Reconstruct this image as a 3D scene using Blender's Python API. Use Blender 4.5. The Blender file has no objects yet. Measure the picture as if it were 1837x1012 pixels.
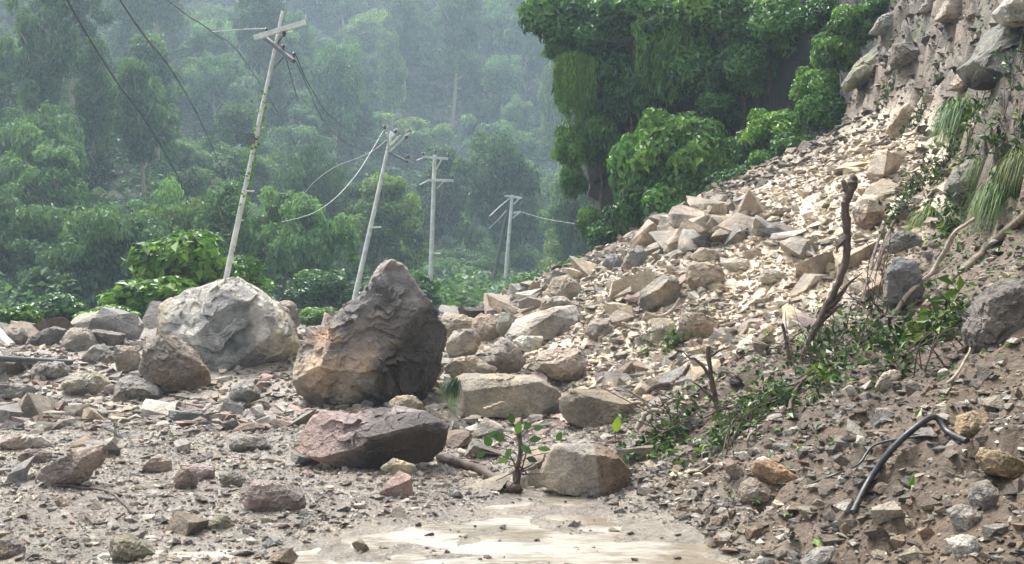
import bpy, bmesh, math, random
import numpy as np
from mathutils import Vector

# ------------------------------------------------------------------ camera, sky, sun, exposure
S = bpy.context.scene
COL = S.collection
FPX, CX, CY, EYE = 1970.0, 918.5, 506.0, 1.7      # focal length in pixels of the 1837 px wide photograph
cam_d = bpy.data.cameras.new("camera"); cam = bpy.data.objects.new("camera", cam_d); COL.objects.link(cam)
cam_d.sensor_width = 36; cam_d.lens = 36*FPX/1837; cam_d.clip_start = .1; cam_d.clip_end = 2000
cam.location = (0, 0, EYE); cam.rotation_euler = (math.radians(90), 0, 0)
S.camera = cam
W = bpy.data.worlds.new("World"); S.world = W; W.use_nodes = True
SUN_EL, SUN_AZ = 60.0, -35.0                        # azimuth from +Y, negative = left
wn = W.node_tree.nodes; wl = W.node_tree.links
sky = wn.new("ShaderNodeTexSky"); sky.sky_type = 'NISHITA'; sky.sun_disc = False
sky.sun_elevation = math.radians(SUN_EL); sky.sun_rotation = math.radians(SUN_AZ)
sky.air_density = 1.6; sky.dust_density = 6.0; sky.ozone_density = 1.0
hs = wn.new("ShaderNodeHueSaturation"); hs.inputs['Saturation'].default_value = .35
wl.new(sky.outputs[0], hs.inputs['Color'])
wl.new(hs.outputs[0], wn['Background'].inputs[0]); wn['Background'].inputs[1].default_value = .095
sd = bpy.data.lights.new("sun", 'SUN'); sd.energy = 1.35; sd.angle = math.radians(18); sd.color = (1, .97, .93)
so = bpy.data.objects.new("sun", sd); COL.objects.link(so)
az, el = math.radians(SUN_AZ), math.radians(SUN_EL)
to_sun = Vector((math.sin(az)*math.cos(el), math.cos(az)*math.cos(el), math.sin(el)))
so.rotation_euler = to_sun.to_track_quat('Z', 'Y').to_euler(); so.location = to_sun*100
S.view_settings.view_transform = 'Standard'; S.view_settings.look = 'None'
S.view_settings.gamma = 1; S.view_settings.use_curve_mapping = False
S.view_settings.exposure = 1.95
S.cycles.max_bounces = 5; S.cycles.diffuse_bounces = 3; S.cycles.volume_bounces = 2; S.cycles.transparent_max_bounces = 6
HAZE_DENSITY, HAZE_COLOR = .00105, (.66, .84, 1.0)

R = random.Random(7)
rng = np.random.default_rng(7)

# ------------------------------------------------------------------ numpy noise
def _h(ix, iy, iz, s):
    h = (ix.astype(np.int64)*374761393 + iy.astype(np.int64)*668265263 + iz.astype(np.int64)*2147483647 + s*1274126177) & 0xffffffff
    h = ((h ^ (h >> 13))*1274126177) & 0xffffffff
    h = ((h ^ (h >> 16))*2246822519) & 0xffffffff
    return ((h ^ (h >> 15)) & 0xffffff)/float(0xffffff)
def vnoise(p, s=0):
    i = np.floor(p).astype(np.int64); f = p-i; u = f*f*(3-2*f)
    x, y, z = i[:, 0], i[:, 1], i[:, 2]; a, b, c = u[:, 0], u[:, 1], u[:, 2]
    def L(dy, dz): return _h(x, y+dy, z+dz, s)*(1-a)+_h(x+1, y+dy, z+dz, s)*a
    return ((L(0, 0)*(1-b)+L(1, 0)*b)*(1-c)+(L(0, 1)*(1-b)+L(1, 1)*b)*c)*2-1
def fbm(p, o=4, s=0):
    r = 0; a = 1; t = 0
    for k in range(o): r = r+a*vnoise(p*2**k+k*17.3, s+k); t += a; a *= .5
    return r/t
def ridged(p, o=4, s=0):
    r = 0; a = 1; t = 0
    for k in range(o): r = r+a*(1-2*np.abs(vnoise(p*2**k+k*11.7, s+k))); t += a; a *= .5
    return r/t
def cells(p, s=0):
    """fractured relief: nearest cell's tilted plane height (about -1..1) and the cell's random value"""
    i = np.floor(p).astype(np.int64); best = np.full(len(p), 9e9); hgt = np.zeros(len(p)); idv = np.zeros(len(p))
    for dx in (-1, 0, 1):
        for dy in (-1, 0, 1):
            for dz in (-1, 0, 1):
                x, y, z = i[:, 0]+dx, i[:, 1]+dy, i[:, 2]+dz
                q = np.stack([x+_h(x, y, z, s+1), y+_h(x, y, z, s+2), z+_h(x, y, z, s+3)], 1)
                d = p-q; dd = (d*d).sum(1); m = dd < best
                rv = np.stack([_h(x, y, z, s+4), _h(x, y, z, s+5), _h(x, y, z, s+6)], 1)*2-1
                hh = (d*rv).sum(1)*1.1+(_h(x, y, z, s+7)-.5)*.7
                best[m] = dd[m]; hgt[m] = hh[m]; idv[m] = _h(x, y, z, s+8)[m]
    return hgt, idv
def sst(a, b, x): t = np.clip((x-a)/(b-a), 0, 1); return t*t*(3-2*t)

# ------------------------------------------------------------------ mesh helpers
def mesh_np(name, V, F, mat=None, smooth=False, attrs=None, sharp=None):
    me = bpy.data.meshes.new(name); V = np.asarray(V, np.float32); F = np.asarray(F, np.int32); n = F.shape[1]
    me.vertices.add(len(V)); me.vertices.foreach_set("co", V.ravel())
    me.loops.add(F.size); me.loops.foreach_set("vertex_index", F.ravel())
    me.polygons.add(len(F)); me.polygons.foreach_set("loop_start", np.arange(0, F.size, n, dtype=np.int32))
    me.polygons.foreach_set("use_smooth", np.full(len(F), bool(smooth)))
    me.update(calc_edges=True)
    for k, (typ, val) in (attrs or {}).items():
        a = me.attributes.new(k, typ, 'POINT')
        if typ == 'FLOAT': a.data.foreach_set("value", np.asarray(val, np.float32).ravel())
        else: a.data.foreach_set("color", np.asarray(val, np.float32).ravel())
    if sharp: me.set_sharp_from_angle(angle=math.radians(sharp))
    if mat: me.materials.append(mat)
    return me
def rgba(c): c = np.asarray(c, float); return np.concatenate([c, np.ones((len(c), 1))], 1)
def link(name, data, label=None, cat=None, group=None, kind=None, parent=None, loc=(0, 0, 0), color=None):
    o = bpy.data.objects.new(name, data); COL.objects.link(o); o.location = loc
    if label: o['label'] = label
    if cat: o['category'] = cat
    if group: o['group'] = group
    if kind: o['kind'] = kind
    if parent: o.parent = parent
    if color is not None: o.color = (*color, 1)
    return o
class MB:
    def __init__(s): s.V = []; s.F = []; s.n = 0
    def add(s, V, F): s.V.append(np.asarray(V, float)); s.F.append(np.asarray(F)+s.n); s.n += len(V); return s
    def tube(s, pts, rad, seg=8):
        pts = np.asarray(pts, float); n = len(pts); rad = np.full(n, rad) if np.isscalar(rad) else np.asarray(rad, float)
        V = []; t = np.gradient(pts, axis=0); t /= np.linalg.norm(t, axis=1)[:, None]+1e-9
        u = np.cross(t[0], (0, 0, 1)); u = np.array((1., 0, 0)) if np.linalg.norm(u) < .1 else u
        for i in range(n):
            u = u-t[i]*u.dot(t[i]); u /= np.linalg.norm(u); w = np.cross(t[i], u)
            for k in range(seg):
                a = 2*math.pi*k/seg; V.append(pts[i]+rad[i]*(u*math.cos(a)+w*math.sin(a)))
        V += [pts[0], pts[-1]]; F = []
        for i in range(n-1):
            for k in range(seg):
                a, b = i*seg+k, i*seg+(k+1) % seg; F.append((a, b, b+seg, a+seg))
        for k in range(seg):
            F.append((n*seg, (k+1) % seg, k, k)); F.append((n*seg+1, (n-1)*seg+k, (n-1)*seg+(k+1) % seg, (n-1)*seg+(k+1) % seg))
        return s.add(V, F)
    def box(s, c, d, ax=None):
        """box at c with half sizes d along the axes ax (3 unit rows)"""
        ax = np.eye(3) if ax is None else np.asarray(ax, float)
        V = [np.asarray(c)+sx*d[0]*ax[0]+sy*d[1]*ax[1]+sz*d[2]*ax[2] for sx in (-1, 1) for sy in (-1, 1) for sz in (-1, 1)]
        return s.add(V, [(0, 1, 3, 2), (4, 6, 7, 5), (0, 4, 5, 1), (2, 3, 7, 6), (0, 2, 6, 4), (1, 5, 7, 3)])
    def mesh(s, name, mat, smooth=True):
        V = np.concatenate(s.V); F = np.concatenate(s.F)
        me = bpy.data.meshes.new(name)
        me.from_pydata(V.tolist(), [], [tuple(dict.fromkeys(f)) for f in F.tolist()]); me.update()
        me.polygons.foreach_set("use_smooth", [smooth]*len(me.polygons)); me.materials.append(mat)
        if smooth: me.set_sharp_from_angle(angle=math.radians(40))
        return me

# ------------------------------------------------------------------ materials
def new_mat(name):
    m = bpy.data.materials.new(name); m.use_nodes = True; nt = m.node_tree; nt.nodes.clear()
    out = nt.nodes.new("ShaderNodeOutputMaterial"); b = nt.nodes.new("ShaderNodeBsdfPrincipled")
    nt.links.new(b.outputs[0], out.inputs[0]); return m, nt, b, out
def nd(nt, typ, **kw):
    n = nt.nodes.new(typ)
    for k, v in kw.items():
        if k.startswith('i_'): n.inputs[k[2:].replace('_', ' ')].default_value = v
        else: setattr(n, k, v)
    return n
def ramp(nt, fac, stops):
    r = nt.nodes.new("ShaderNodeValToRGB"); e = r.color_ramp.elements
    while len(e) < len(stops): e.new(.5)
    for el_, (p, c) in zip(e, stops): el_.position = p; el_.color = (*c, 1) if len(c) == 3 else c
    nt.links.new(fac, r.inputs[0]); return r.outputs[0]
def mixc(nt, a, b, fac, typ='MIX'):
    m = nt.nodes.new("ShaderNodeMix"); m.data_type = 'RGBA'; m.blend_type = typ
    for s, v in ((m.inputs[0], fac), (m.inputs[6], a), (m.inputs[7], b)):
        if hasattr(v, 'is_linked'): nt.links.new(v, s)
        else: s.default_value = v if not isinstance(v, tuple) else (*v, 1)[:4]
    return m.outputs[2]
def mth(nt, op, a, b=0.):
    m = nt.nodes.new("ShaderNodeMath"); m.operation = op
    for s, v in ((m.inputs[0], a), (m.inputs[1], b)):
        if hasattr(v, 'is_linked'): nt.links.new(v, s)
        else: s.default_value = v
    return m.outputs[0]
def rock_material(name="rock_surface", r0=.34, r1=.62):
    m, nt, b, out = new_mat(name); L = nt.links
    tc = nd(nt, "ShaderNodeTexCoord"); oi = nd(nt, "ShaderNodeObjectInfo"); at = nd(nt, "ShaderNodeAttribute", attribute_name="col")
    base = mixc(nt, at.outputs['Color'], oi.outputs['Color'], 1., 'MULTIPLY')
    ge = nd(nt, "ShaderNodeNewGeometry")
    n1 = nd(nt, "ShaderNodeTexNoise", i_Scale=1.7, i_Detail=7., i_Roughness=.65); L.new(ge.outputs['Position'], n1.inputs['Vector'])
    n2 = nd(nt, "ShaderNodeTexNoise", i_Scale=11., i_Detail=6., i_Roughness=.7); L.new(ge.outputs['Position'], n2.inputs['Vector'])
    n3 = nd(nt, "ShaderNodeTexNoise", i_Scale=60., i_Detail=4., i_Roughness=.7); L.new(ge.outputs['Position'], n3.inputs['Vector'])
    c = mixc(nt, base, ramp(nt, n1.outputs[0], [(.32, (.50, .48, .47)), (.48, (.95, .93, .90)), (.56, (1.05, 1.0, .93)), (.68, (1.4, 1.32, 1.18))]), 1., 'MULTIPLY')
    c = mixc(nt, c, ramp(nt, n2.outputs[0], [(.3, (.55, .55, .56)), (.5, (1, 1, 1)), (.72, (1.3, 1.25, 1.18))]), .8, 'MULTIPLY')
    c = mixc(nt, c, ramp(nt, n3.outputs[0], [(.32, (.6, .6, .6)), (.55, (1.05, 1.05, 1.05)), (.7, (1.3, 1.3, 1.3))]), .7, 'MULTIPLY')
    L.new(c, b.inputs['Base Color'])
    L.new(ramp(nt, n1.outputs[0], [(.35, (r0,)*3), (.6, (r1,)*3)]), b.inputs['Roughness'])
    b.inputs['Specular IOR Level'].default_value = .5
    vo = nd(nt, "ShaderNodeTexVoronoi", feature='DISTANCE_TO_EDGE', i_Scale=4.5)
    wv = mixc(nt, ge.outputs['Position'], n2.outputs['Color'], .12); L.new(wv, vo.inputs['Vector'])
    ck = ramp(nt, vo.outputs[0], [(0, (0, 0, 0)), (.035, (1, 1, 1))])
    h = mth(nt, 'ADD', mth(nt, 'MULTIPLY', n2.outputs[0], 1.), mth(nt, 'MULTIPLY', n3.outputs[0], .3))
    h = mth(nt, 'ADD', h, mth(nt, 'MULTIPLY', ck, .10))
    bp = nd(nt, "ShaderNodeBump", i_Strength=.95, i_Distance=.08); L.new(h, bp.inputs['Height']); L.new(bp.outputs[0], b.inputs['Normal'])
    return m
def soil_material(name):
    m, nt, b, out = new_mat(name); L = nt.links
    at = nd(nt, "ShaderNodeAttribute", attribute_name="col"); wt = nd(nt, "ShaderNodeAttribute", attribute_name="wet")
    ge = nd(nt, "ShaderNodeNewGeometry")
    n1 = nd(nt, "ShaderNodeTexNoise", i_Scale=1.3, i_Detail=8., i_Roughness=.65); L.new(ge.outputs['Position'], n1.inputs['Vector'])
    n2 = nd(nt, "ShaderNodeTexNoise", i_Scale=9., i_Detail=7., i_Roughness=.72); L.new(ge.outputs['Position'], n2.inputs['Vector'])
    n3 = nd(nt, "ShaderNodeTexNoise", i_Scale=55., i_Detail=4., i_Roughness=.7); L.new(ge.outputs['Position'], n3.inputs['Vector'])
    vo = nd(nt, "ShaderNodeTexVoronoi", i_Scale=22.); L.new(ge.outputs['Position'], vo.inputs['Vector'])
    c = mixc(nt, at.outputs['Color'], ramp(nt, n1.outputs[0], [(.3, (.6, .57, .55)), (.5, (1, 1, 1)), (.72, (1.3, 1.25, 1.15))]), 1., 'MULTIPLY')
    c = mixc(nt, c, ramp(nt, n2.outputs[0], [(.3, (.5, .48, .46)), (.5, (1, 1, 1)), (.7, (1.4, 1.35, 1.25))]), .9, 'MULTIPLY')
    c = mixc(nt, c, ramp(nt, n3.outputs[0], [(.3, (.6, .6, .6)), (.7, (1.35, 1.35, 1.35))]), .7, 'MULTIPLY')
    L.new(c, b.inputs['Base Color'])
    rr = mth(nt, 'SUBTRACT', .78, mth(nt, 'MULTIPLY', wt.outputs['Fac'], mth(nt, 'ADD', mth(nt, 'MULTIPLY', n1.outputs[0], .8), .28)))
    L.new(rr, b.inputs['Roughness']); b.inputs['Specular IOR Level'].default_value = .5
    h = mth(nt, 'ADD', mth(nt, 'MULTIPLY', n2.outputs[0], 1.), mth(nt, 'MULTIPLY', n3.outputs[0], .35))
    h = mth(nt, 'SUBTRACT', h, mth(nt, 'MULTIPLY', vo.outputs['Distance'], .35))
    bp = nd(nt, "ShaderNodeBump", i_Strength=.9, i_Distance=.05); L.new(h, bp.inputs['Height']); L.new(bp.outputs[0], b.inputs['Normal'])
    return m
def leaf_material(name, dark, mid, light, rough=.5, transl=.25):
    m, nt, b, out = new_mat(name); L = nt.links
    at = nd(nt, "ShaderNodeAttribute", attribute_name="tint"); oi = nd(nt, "ShaderNodeObjectInfo")
    f = mth(nt, 'ADD', at.outputs['Fac'], mth(nt, 'MULTIPLY', mth(nt, 'SUBTRACT', oi.outputs['Random'], .5), .18))
    c = ramp(nt, f, [(.05, dark), (.5, mid), (.95, light)])
    c = mixc(nt, c, oi.outputs['Color'], 1., 'MULTIPLY')
    L.new(c, b.inputs['Base Color']); b.inputs['Roughness'].default_value = rough; b.inputs['Specular IOR Level'].default_value = .45
    t = nd(nt, "ShaderNodeBsdfTranslucent"); L.new(mixc(nt, c, (1.15, 1.3, .6), 1., 'MULTIPLY'), t.inputs['Color'])
    mx = nd(nt, "ShaderNodeMixShader"); mx.inputs[0].default_value = transl
    L.new(b.outputs[0], mx.inputs[1]); L.new(t.outputs[0], mx.inputs[2]); L.new(mx.outputs[0], out.inputs[0]); return m
def plain(name, c1, c2, scale=8., rough=.6, bump=.3, metal=0., stretch=(1, 1, 1)):
    m, nt, b, out = new_mat(name); L = nt.links
    ge = nd(nt, "ShaderNodeNewGeometry"); mp = nd(nt, "ShaderNodeMapping"); mp.inputs['Scale'].default_value = stretch
    L.new(ge.outputs['Position'], mp.inputs[0])
    n = nd(nt, "ShaderNodeTexNoise", i_Scale=scale, i_Detail=6., i_Roughness=.65); L.new(mp.outputs[0], n.inputs['Vector'])
    L.new(ramp(nt, n.outputs[0], [(.35, c1), (.65, c2)]), b.inputs['Base Color'])
    b.inputs['Roughness'].default_value = rough; b.inputs['Metallic'].default_value = metal
    bp = nd(nt, "ShaderNodeBump", i_Strength=bump, i_Distance=.02); L.new(n.outputs[0], bp.inputs['Height']); L.new(bp.outputs[0], b.inputs['Normal'])
    return m
ROCK = rock_material(); ROCK_WET = rock_material("wet_rock", .16, .34); SOIL = soil_material("wet_soil")
LEAF_FAR = leaf_material("forest_leaf", (.026, .062, .030), (.088, .175, .072), (.22, .33, .14), .55, .35)
LEAF = leaf_material("bush_leaf", (.014, .042, .014), (.062, .150, .034), (.19, .31, .07), .42, .28)
GRASS = leaf_material("grass_blade", (.035, .06, .016), (.08, .14, .035), (.17, .22, .07), .5, .3)
BARK = plain("bark", (.045, .030, .022), (.13, .09, .068), 14, .75, .8)
LOGM = plain("muddy_bark", (.10, .075, .05), (.26, .21, .15), 10, .8, 1.)
BARK_PALE = plain("pale_bark", (.22, .18, .13), (.42, .36, .28), 14, .7, .6)
STEEL = plain("galvanised_steel", (.48, .51, .48), (.70, .72, .69), 5, .45, .1)
STEEL_DK = plain("dark_steel", (.05, .06, .06), (.11, .12, .12), 9, .6, .2)
PORCELAIN = plain("insulator_glaze", (.015, .012, .012), (.04, .03, .03), 9, .3, .1)
RUBBER = plain("black_plastic", (.012, .012, .014), (.04, .04, .045), 20, .38, .2)

# ------------------------------------------------------------------ terrain shape
def ip(x, xs, ys): return np.interp(x, xs, ys)
def splus(x, k): return k*np.logaddexp(0, x/k)
def mountain(x, y):
    spur = ip(x, [-120, -75, -51, -40, -30, -24, -19, -13, -8], [30, 25, 20, 16, 10, 7, 2.5, .3, 0])*sst(46, 98, y)*(1-.8*sst(104, 140, y))
    mid = ip(x, [-200, -90, -60, -41, -24, -14, -6, 4], [62, 50, 40, 31, 23, 11, 2, 0])*sst(105, 168, y)*(1-.5*sst(172, 205, y))
    main = np.minimum(.60*splus(y-(150+.25*x), 8), 96+.05*(y-300))
    main = np.where(y > 330, main*1.0, main)
    return np.maximum(np.maximum(spur, mid), main)
def terrain_base(x, y):
    x = np.asarray(x, float); y = np.asarray(y, float)
    foot = ip(y, [0, 5, 6.6, 9, 12, 15, 20, 25, 30, 60, 120], [2.1, 1.85, 1.55, 1.1, 1.0, .7, -.4, -1.6, -2, 0, 10])
    sl = ip(y, [0, 9, 12, 28, 31, 45], [.60, .56, .50, .49, .20, .2])
    cx = ip(y, [0, 5, 8, 13, 16, 20, 26, 30, 33, 36, 40, 60, 120], [3.2, 3.4, 4.5, 5.5, 6.5, 7.7, 8.4, 8.6, 6.4, 3.1, 3.1, 8, 30])
    st = ip(y, [0, 14, 20, 26, 31, 36, 60], [1.9, 1.9, 1.8, 1.7, 2.4, 3.4, 2.5])
    h = sl*splus(x-foot, .18)+st*splus(x-cx, .22)
    cap = ip(y, [0, 12, 20, 30, 36], [7, 8, 16, 19, 17])
    h = np.where(h > cap, cap+(h-cap)*.3, h); h = np.minimum(h, 48)
    berm = .55*sst(14.3, 19.5, y)*(1-sst(27, 34, y))*sst(-14, -11, x)
    drop = -3.0*sst(-11, -17, x)*(1-sst(46, 60, y))
    return np.maximum(h+berm+drop, 0*h-3)
def terrain(x, y):
    b = terrain_base(x, y); m = mountain(x, y); w = sst(44, 52, y)
    return np.maximum(b, m*w)
def smooth_noise(x, y, f, s, o=4): return fbm(np.stack([x*f, y*f, np.zeros_like(x)+s*3.3], 1), o, s)
def steepness(x, y): return np.clip((terrain_base(x+.2, y)-terrain_base(x-.2, y))/.4, 0, 4)
def puddle_mask(x, y):
    e = ((x-ip(y, [4, 6.5, 8.6], [-.1, .0, .15]))/ip(y, [3, 6.5, 8, 9], [1.9, 1.65, 1.5, .7]))**2+((y-5.6)/3.2)**2
    e = e+.8*sst(-1.1, -2.2, x)+.55*fbm(np.stack([x*.9, y*1.6, x*0+3], 1), 4, 77)
    return 1-sst(.75, 1.15, e)
def detail(x, y, z):
    st = sst(.9, 1.8, steepness(x, y)); sc = sst(.15, .45, steepness(x, y))
    P = np.stack([x, y, z], 1)
    n1 = smooth_noise(x, y, .5, 1)
    d = .20*n1*np.maximum(sc, .25*sst(9, 14, y))+.05*smooth_noise(x, y, 2.2, 5)*np.maximum(sc, .35*sst(8, 14, y))
    c1, i1 = cells(P*np.array([1.1, 1.1, .8]), 11); c2, i2 = cells(P*np.array([3.1, 3.1, 2.4]), 23)
    d = d+sc*.10*c2+st*(.50*c1+.20*c2+.35*ridged(P*.7, 4, 3)+.10*ridged(P*2.5, 3, 4))
    d = d-.030*puddle_mask(x, y)+.060*smooth_noise(x, y, 1.6, 9)*(1-sc)+.045*smooth_noise(x, y, 4.5, 10)*(1-sc)
    return d
XS = np.arange(-17, 19.01, .075); YS = np.concatenate([np.arange(1.5, 14, .07), np.arange(14, 28, .10), np.arange(28, 52, .2)])
GX, GY = np.meshgrid(XS, YS)
gx, gy = GX.ravel(), GY.ravel()
gz0 = terrain(gx, gy); gz = gz0+detail(gx, gy, gz0); GZ = gz.reshape(GX.shape)
def ground(x, y):
    """height of the finished near ground (bilinear)"""
    x = np.asarray(x, float); y = np.asarray(y, float)
    i = np.clip((x-XS[0])/.075, 0, len(XS)-1.001); j = np.clip(np.interp(y, YS, np.arange(len(YS))), 0, len(YS)-1.001)
    i0, j0 = i.astype(int), j.astype(int); a, b = i-i0, j-j0
    return (GZ[j0, i0]*(1-a)+GZ[j0, i0+1]*a)*(1-b)+(GZ[j0+1, i0]*(1-a)+GZ[j0+1, i0+1]*a)*b
def P(px, py, d): return np.array(((px-CX)/FPX*d, d, EYE-(py-CY)/FPX*d))
_D = np.arange(2.2, 50, .03)
def hit(px, py):
    x = (px-CX)/FPX*_D; z = EYE-(py-CY)/FPX*_D; g = ground(x, _D); k = np.argmax(g >= z)
    return float(_D[k]) if g[k] >= z[k] else 49.
def on(px, py, lift=0.):
    d = hit(px, py); p = P(px, py, d); p[2] = float(ground(p[0], p[1]))+lift; return p
def proj(p): return CX+p[0]/p[1]*FPX, CY-(p[2]-EYE)/p[1]*FPX

# soil colours
def soil_color(x, y, z):
    n = smooth_noise(x, y, .45, 31); n2 = smooth_noise(x, y, 1.7, 33)
    col = np.tile(np.array((.27, .24, .20)), (len(x), 1))
    def mix(c, w): nonlocal col; w = np.clip(w, 0, 1)[:, None]; col = col*(1-w)+np.array(c)*w
    mix((.27, .235, .205), sst(.0, .5, n)*.7)
    foot = ip(y, [0, 5, 6.6, 9, 12, 15, 20, 25, 30, 60], [2.1, 1.85, 1.55, 1.1, 1.0, .7, -.4, -1.6, -2, 0])
    up = sst(-.1, .3, x-foot+.2*n2)
    mix((.25, .205, .15), up)
    yb = ip(x, [0, 1, 3, 4.4, 5.5, 7.5], [13, 12.4, 11.8, 12.6, 14.2, 17.5])
    scree = up*sst(-.4, .6, y-yb+.5*n)*(1-sst(22.8, 25, y+1.6*n))
    bank = up*(1-sst(-.4, .6, y-yb+.5*n))
    mix((.55, .47, .36), scree)
    mix((.105, .073, .046), bank)
    st = sst(1.0, 1.7, steepness(x, y)); _, cid = cells(np.stack([x*1.3, y*1.3, z*1.1], 1), 81); _, cid2 = cells(np.stack([x*3.5, y*3.5, z*3], 1), 82)
    mix((.085, .062, .040), st*.95*(1-sst(27, 30, y))*(1-sst(11, 9, y+.0*x)*.3))
    mix((.20, .155, .105), st*sst(.68, .76, cid)*(1-sst(27, 29, y))*.8); mix((.06, .048, .036), st*sst(.4, .35, cid2)*(1-sst(27, 29, y))*.8); mix((.09, .10, .055), st*sst(.2, .12, cid)*(1-sst(27, 29, y))*.6)
    mix((.018, .022, .018), sst(27.5, 31, y+.6*n)*sst(.6, 1.2, steepness(x, y)))
    mix((.06, .075, .035), sst(33, 36, y)*(1-sst(.6, 1.2, steepness(x, y))))
    wet = (1-up)*sst(17, 10, y)*1.0+.25
    return col, np.clip(wet, 0, 1)
sc_, wt_ = soil_color(gx, gy, gz)
nx, ny = len(XS), len(YS)
ii = np.arange(nx*ny).reshape(ny, nx)
F = np.stack([ii[:-1, :-1], ii[:-1, 1:], ii[1:, 1:], ii[1:, :-1]], -1).reshape(-1, 4)
link("ground", mesh_np("ground", np.stack([gx, gy, gz], 1), F, SOIL, True, {"col": ('FLOAT_COLOR', rgba(sc_)), "wet": ('FLOAT', wt_)}),
     "muddy debris-covered road rising into the landslide bank", kind='structure')
# wide coarse land: valley floor and forested mountains
MX = np.arange(-230, 236, 3.); MY = np.arange(-40, 420, 3.)
mx, my = [a.ravel() for a in np.meshgrid(MX, MY)]
mz = terrain(mx, my); mz = mz+smooth_noise(mx, my, .06, 41)*2.2*sst(52, 75, my)
inside = (mx > -18) & (mx < 19.5) & (my > -1) & (my < 50)
mz = np.where(inside, terrain(mx, my)-1.6-1.2*steepness(mx, my), mz)
ii = np.arange(len(mx)).reshape(len(MY), len(MX))
F = np.stack([ii[:-1, :-1], ii[:-1, 1:], ii[1:, 1:], ii[1:, :-1]], -1).reshape(-1, 4)
link("mountain", mesh_np("mountain", np.stack([mx, my, mz], 1), F, SOIL, True,
     {"col": ('FLOAT_COLOR', rgba(np.tile((.035, .05, .022), (len(mx), 1)))), "wet": ('FLOAT', np.zeros(len(mx)))}),
     "forested mountain slopes across the valley", kind='structure')
def mground(x, y):
    i = np.clip((x-MX[0])/3., 0, len(MX)-1.001); j = np.clip((y-MY[0])/3., 0, len(MY)-1.001)
    Z = mz.reshape(len(MY), len(MX)); i0, j0 = np.asarray(i).astype(int), np.asarray(j).astype(int); a, b = i-i0, j-j0
    return (Z[j0, i0]*(1-a)+Z[j0, i0+1]*a)*(1-b)+(Z[j0+1, i0]*(1-a)+Z[j0+1, i0+1]*a)*b
# puddle
m, nt, b, out = new_mat("muddy_water"); L = nt.links
ge = nd(nt, "ShaderNodeNewGeometry"); mp = nd(nt, "ShaderNodeMapping"); mp.inputs['Scale'].default_value = (1.2, 2.0, 1); L.new(ge.outputs['Position'], mp.inputs[0])
n1 = nd(nt, "ShaderNodeTexNoise", i_Scale=1.1, i_Detail=5., i_Roughness=.6); L.new(mp.outputs[0], n1.inputs['Vector'])
n2 = nd(nt, "ShaderNodeTexNoise", i_Scale=9., i_Detail=4.); L.new(mp.outputs[0], n2.inputs['Vector'])
L.new(ramp(nt, n1.outputs[0], [(.42, (.21, .175, .13)), (.58, (.42, .39, .335))]), b.inputs['Base Color'])
b.inputs['Roughness'].default_value = .07; b.inputs['Specular IOR Level'].default_value = .6
bp = nd(nt, "ShaderNodeBump", i_Strength=.3, i_Distance=.03); L.new(n2.outputs[0], bp.inputs['Height']); L.new(bp.outputs[0], b.inputs['Normal'])
wx, wy = [a.ravel() for a in np.meshgrid(np.linspace(-2.6, 2.0, 24), np.linspace(2.3, 9.3, 30))]
ii = np.arange(len(wx)).reshape(30, 24); F = np.stack([ii[:-1, :-1], ii[:-1, 1:], ii[1:, 1:], ii[1:, :-1]], -1).reshape(-1, 4)
link("water", mesh_np("water", np.stack([wx, wy, wx*0-.017], 1), F, m, True), "shallow muddy puddle on the road", kind='structure')

# ------------------------------------------------------------------ rocks
_ico = {}
def ico(k):
    if k not in _ico:
        bm = bmesh.new(); bmesh.ops.create_icosphere(bm, subdivisions=k, radius=1)
        _ico[k] = (np.array([v.co[:] for v in bm.verts]), np.array([[v.index for v in f.verts] for f in bm.faces])); bm.free()
    return _ico[k]
def planes_cut(V, r, n, rg, lo, hi, front=False):
    N = rg.normal(size=(n, 3)); N[:, 1] = -abs(N[:, 1]) if front else N[:, 1]
    N /= np.linalg.norm(N, axis=1)[:, None]; Pt = V*r[:, None]
    for q in N:
        s = (Pt@q).max()*rg.uniform(lo, hi); dn = V@q
        r = np.where(dn > 1e-3, np.minimum(r, s/np.maximum(dn, 1e-3)), r)
    return r
def rock_color(Pm, seed, k=1.):
    n = fbm(Pm*1.3*k+seed, 4, seed); _, idv = cells(Pm*2.2*k+seed*.7, seed+3)
    c = np.ones((len(Pm), 3))*(1+.28*n+.30*(idv-.5))[:, None]
    c *= 1+np.outer(vnoise(Pm*.9*k+9, seed+5)*.10, (1, .1, -1.1)); return np.clip(c, .05, 3)
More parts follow.
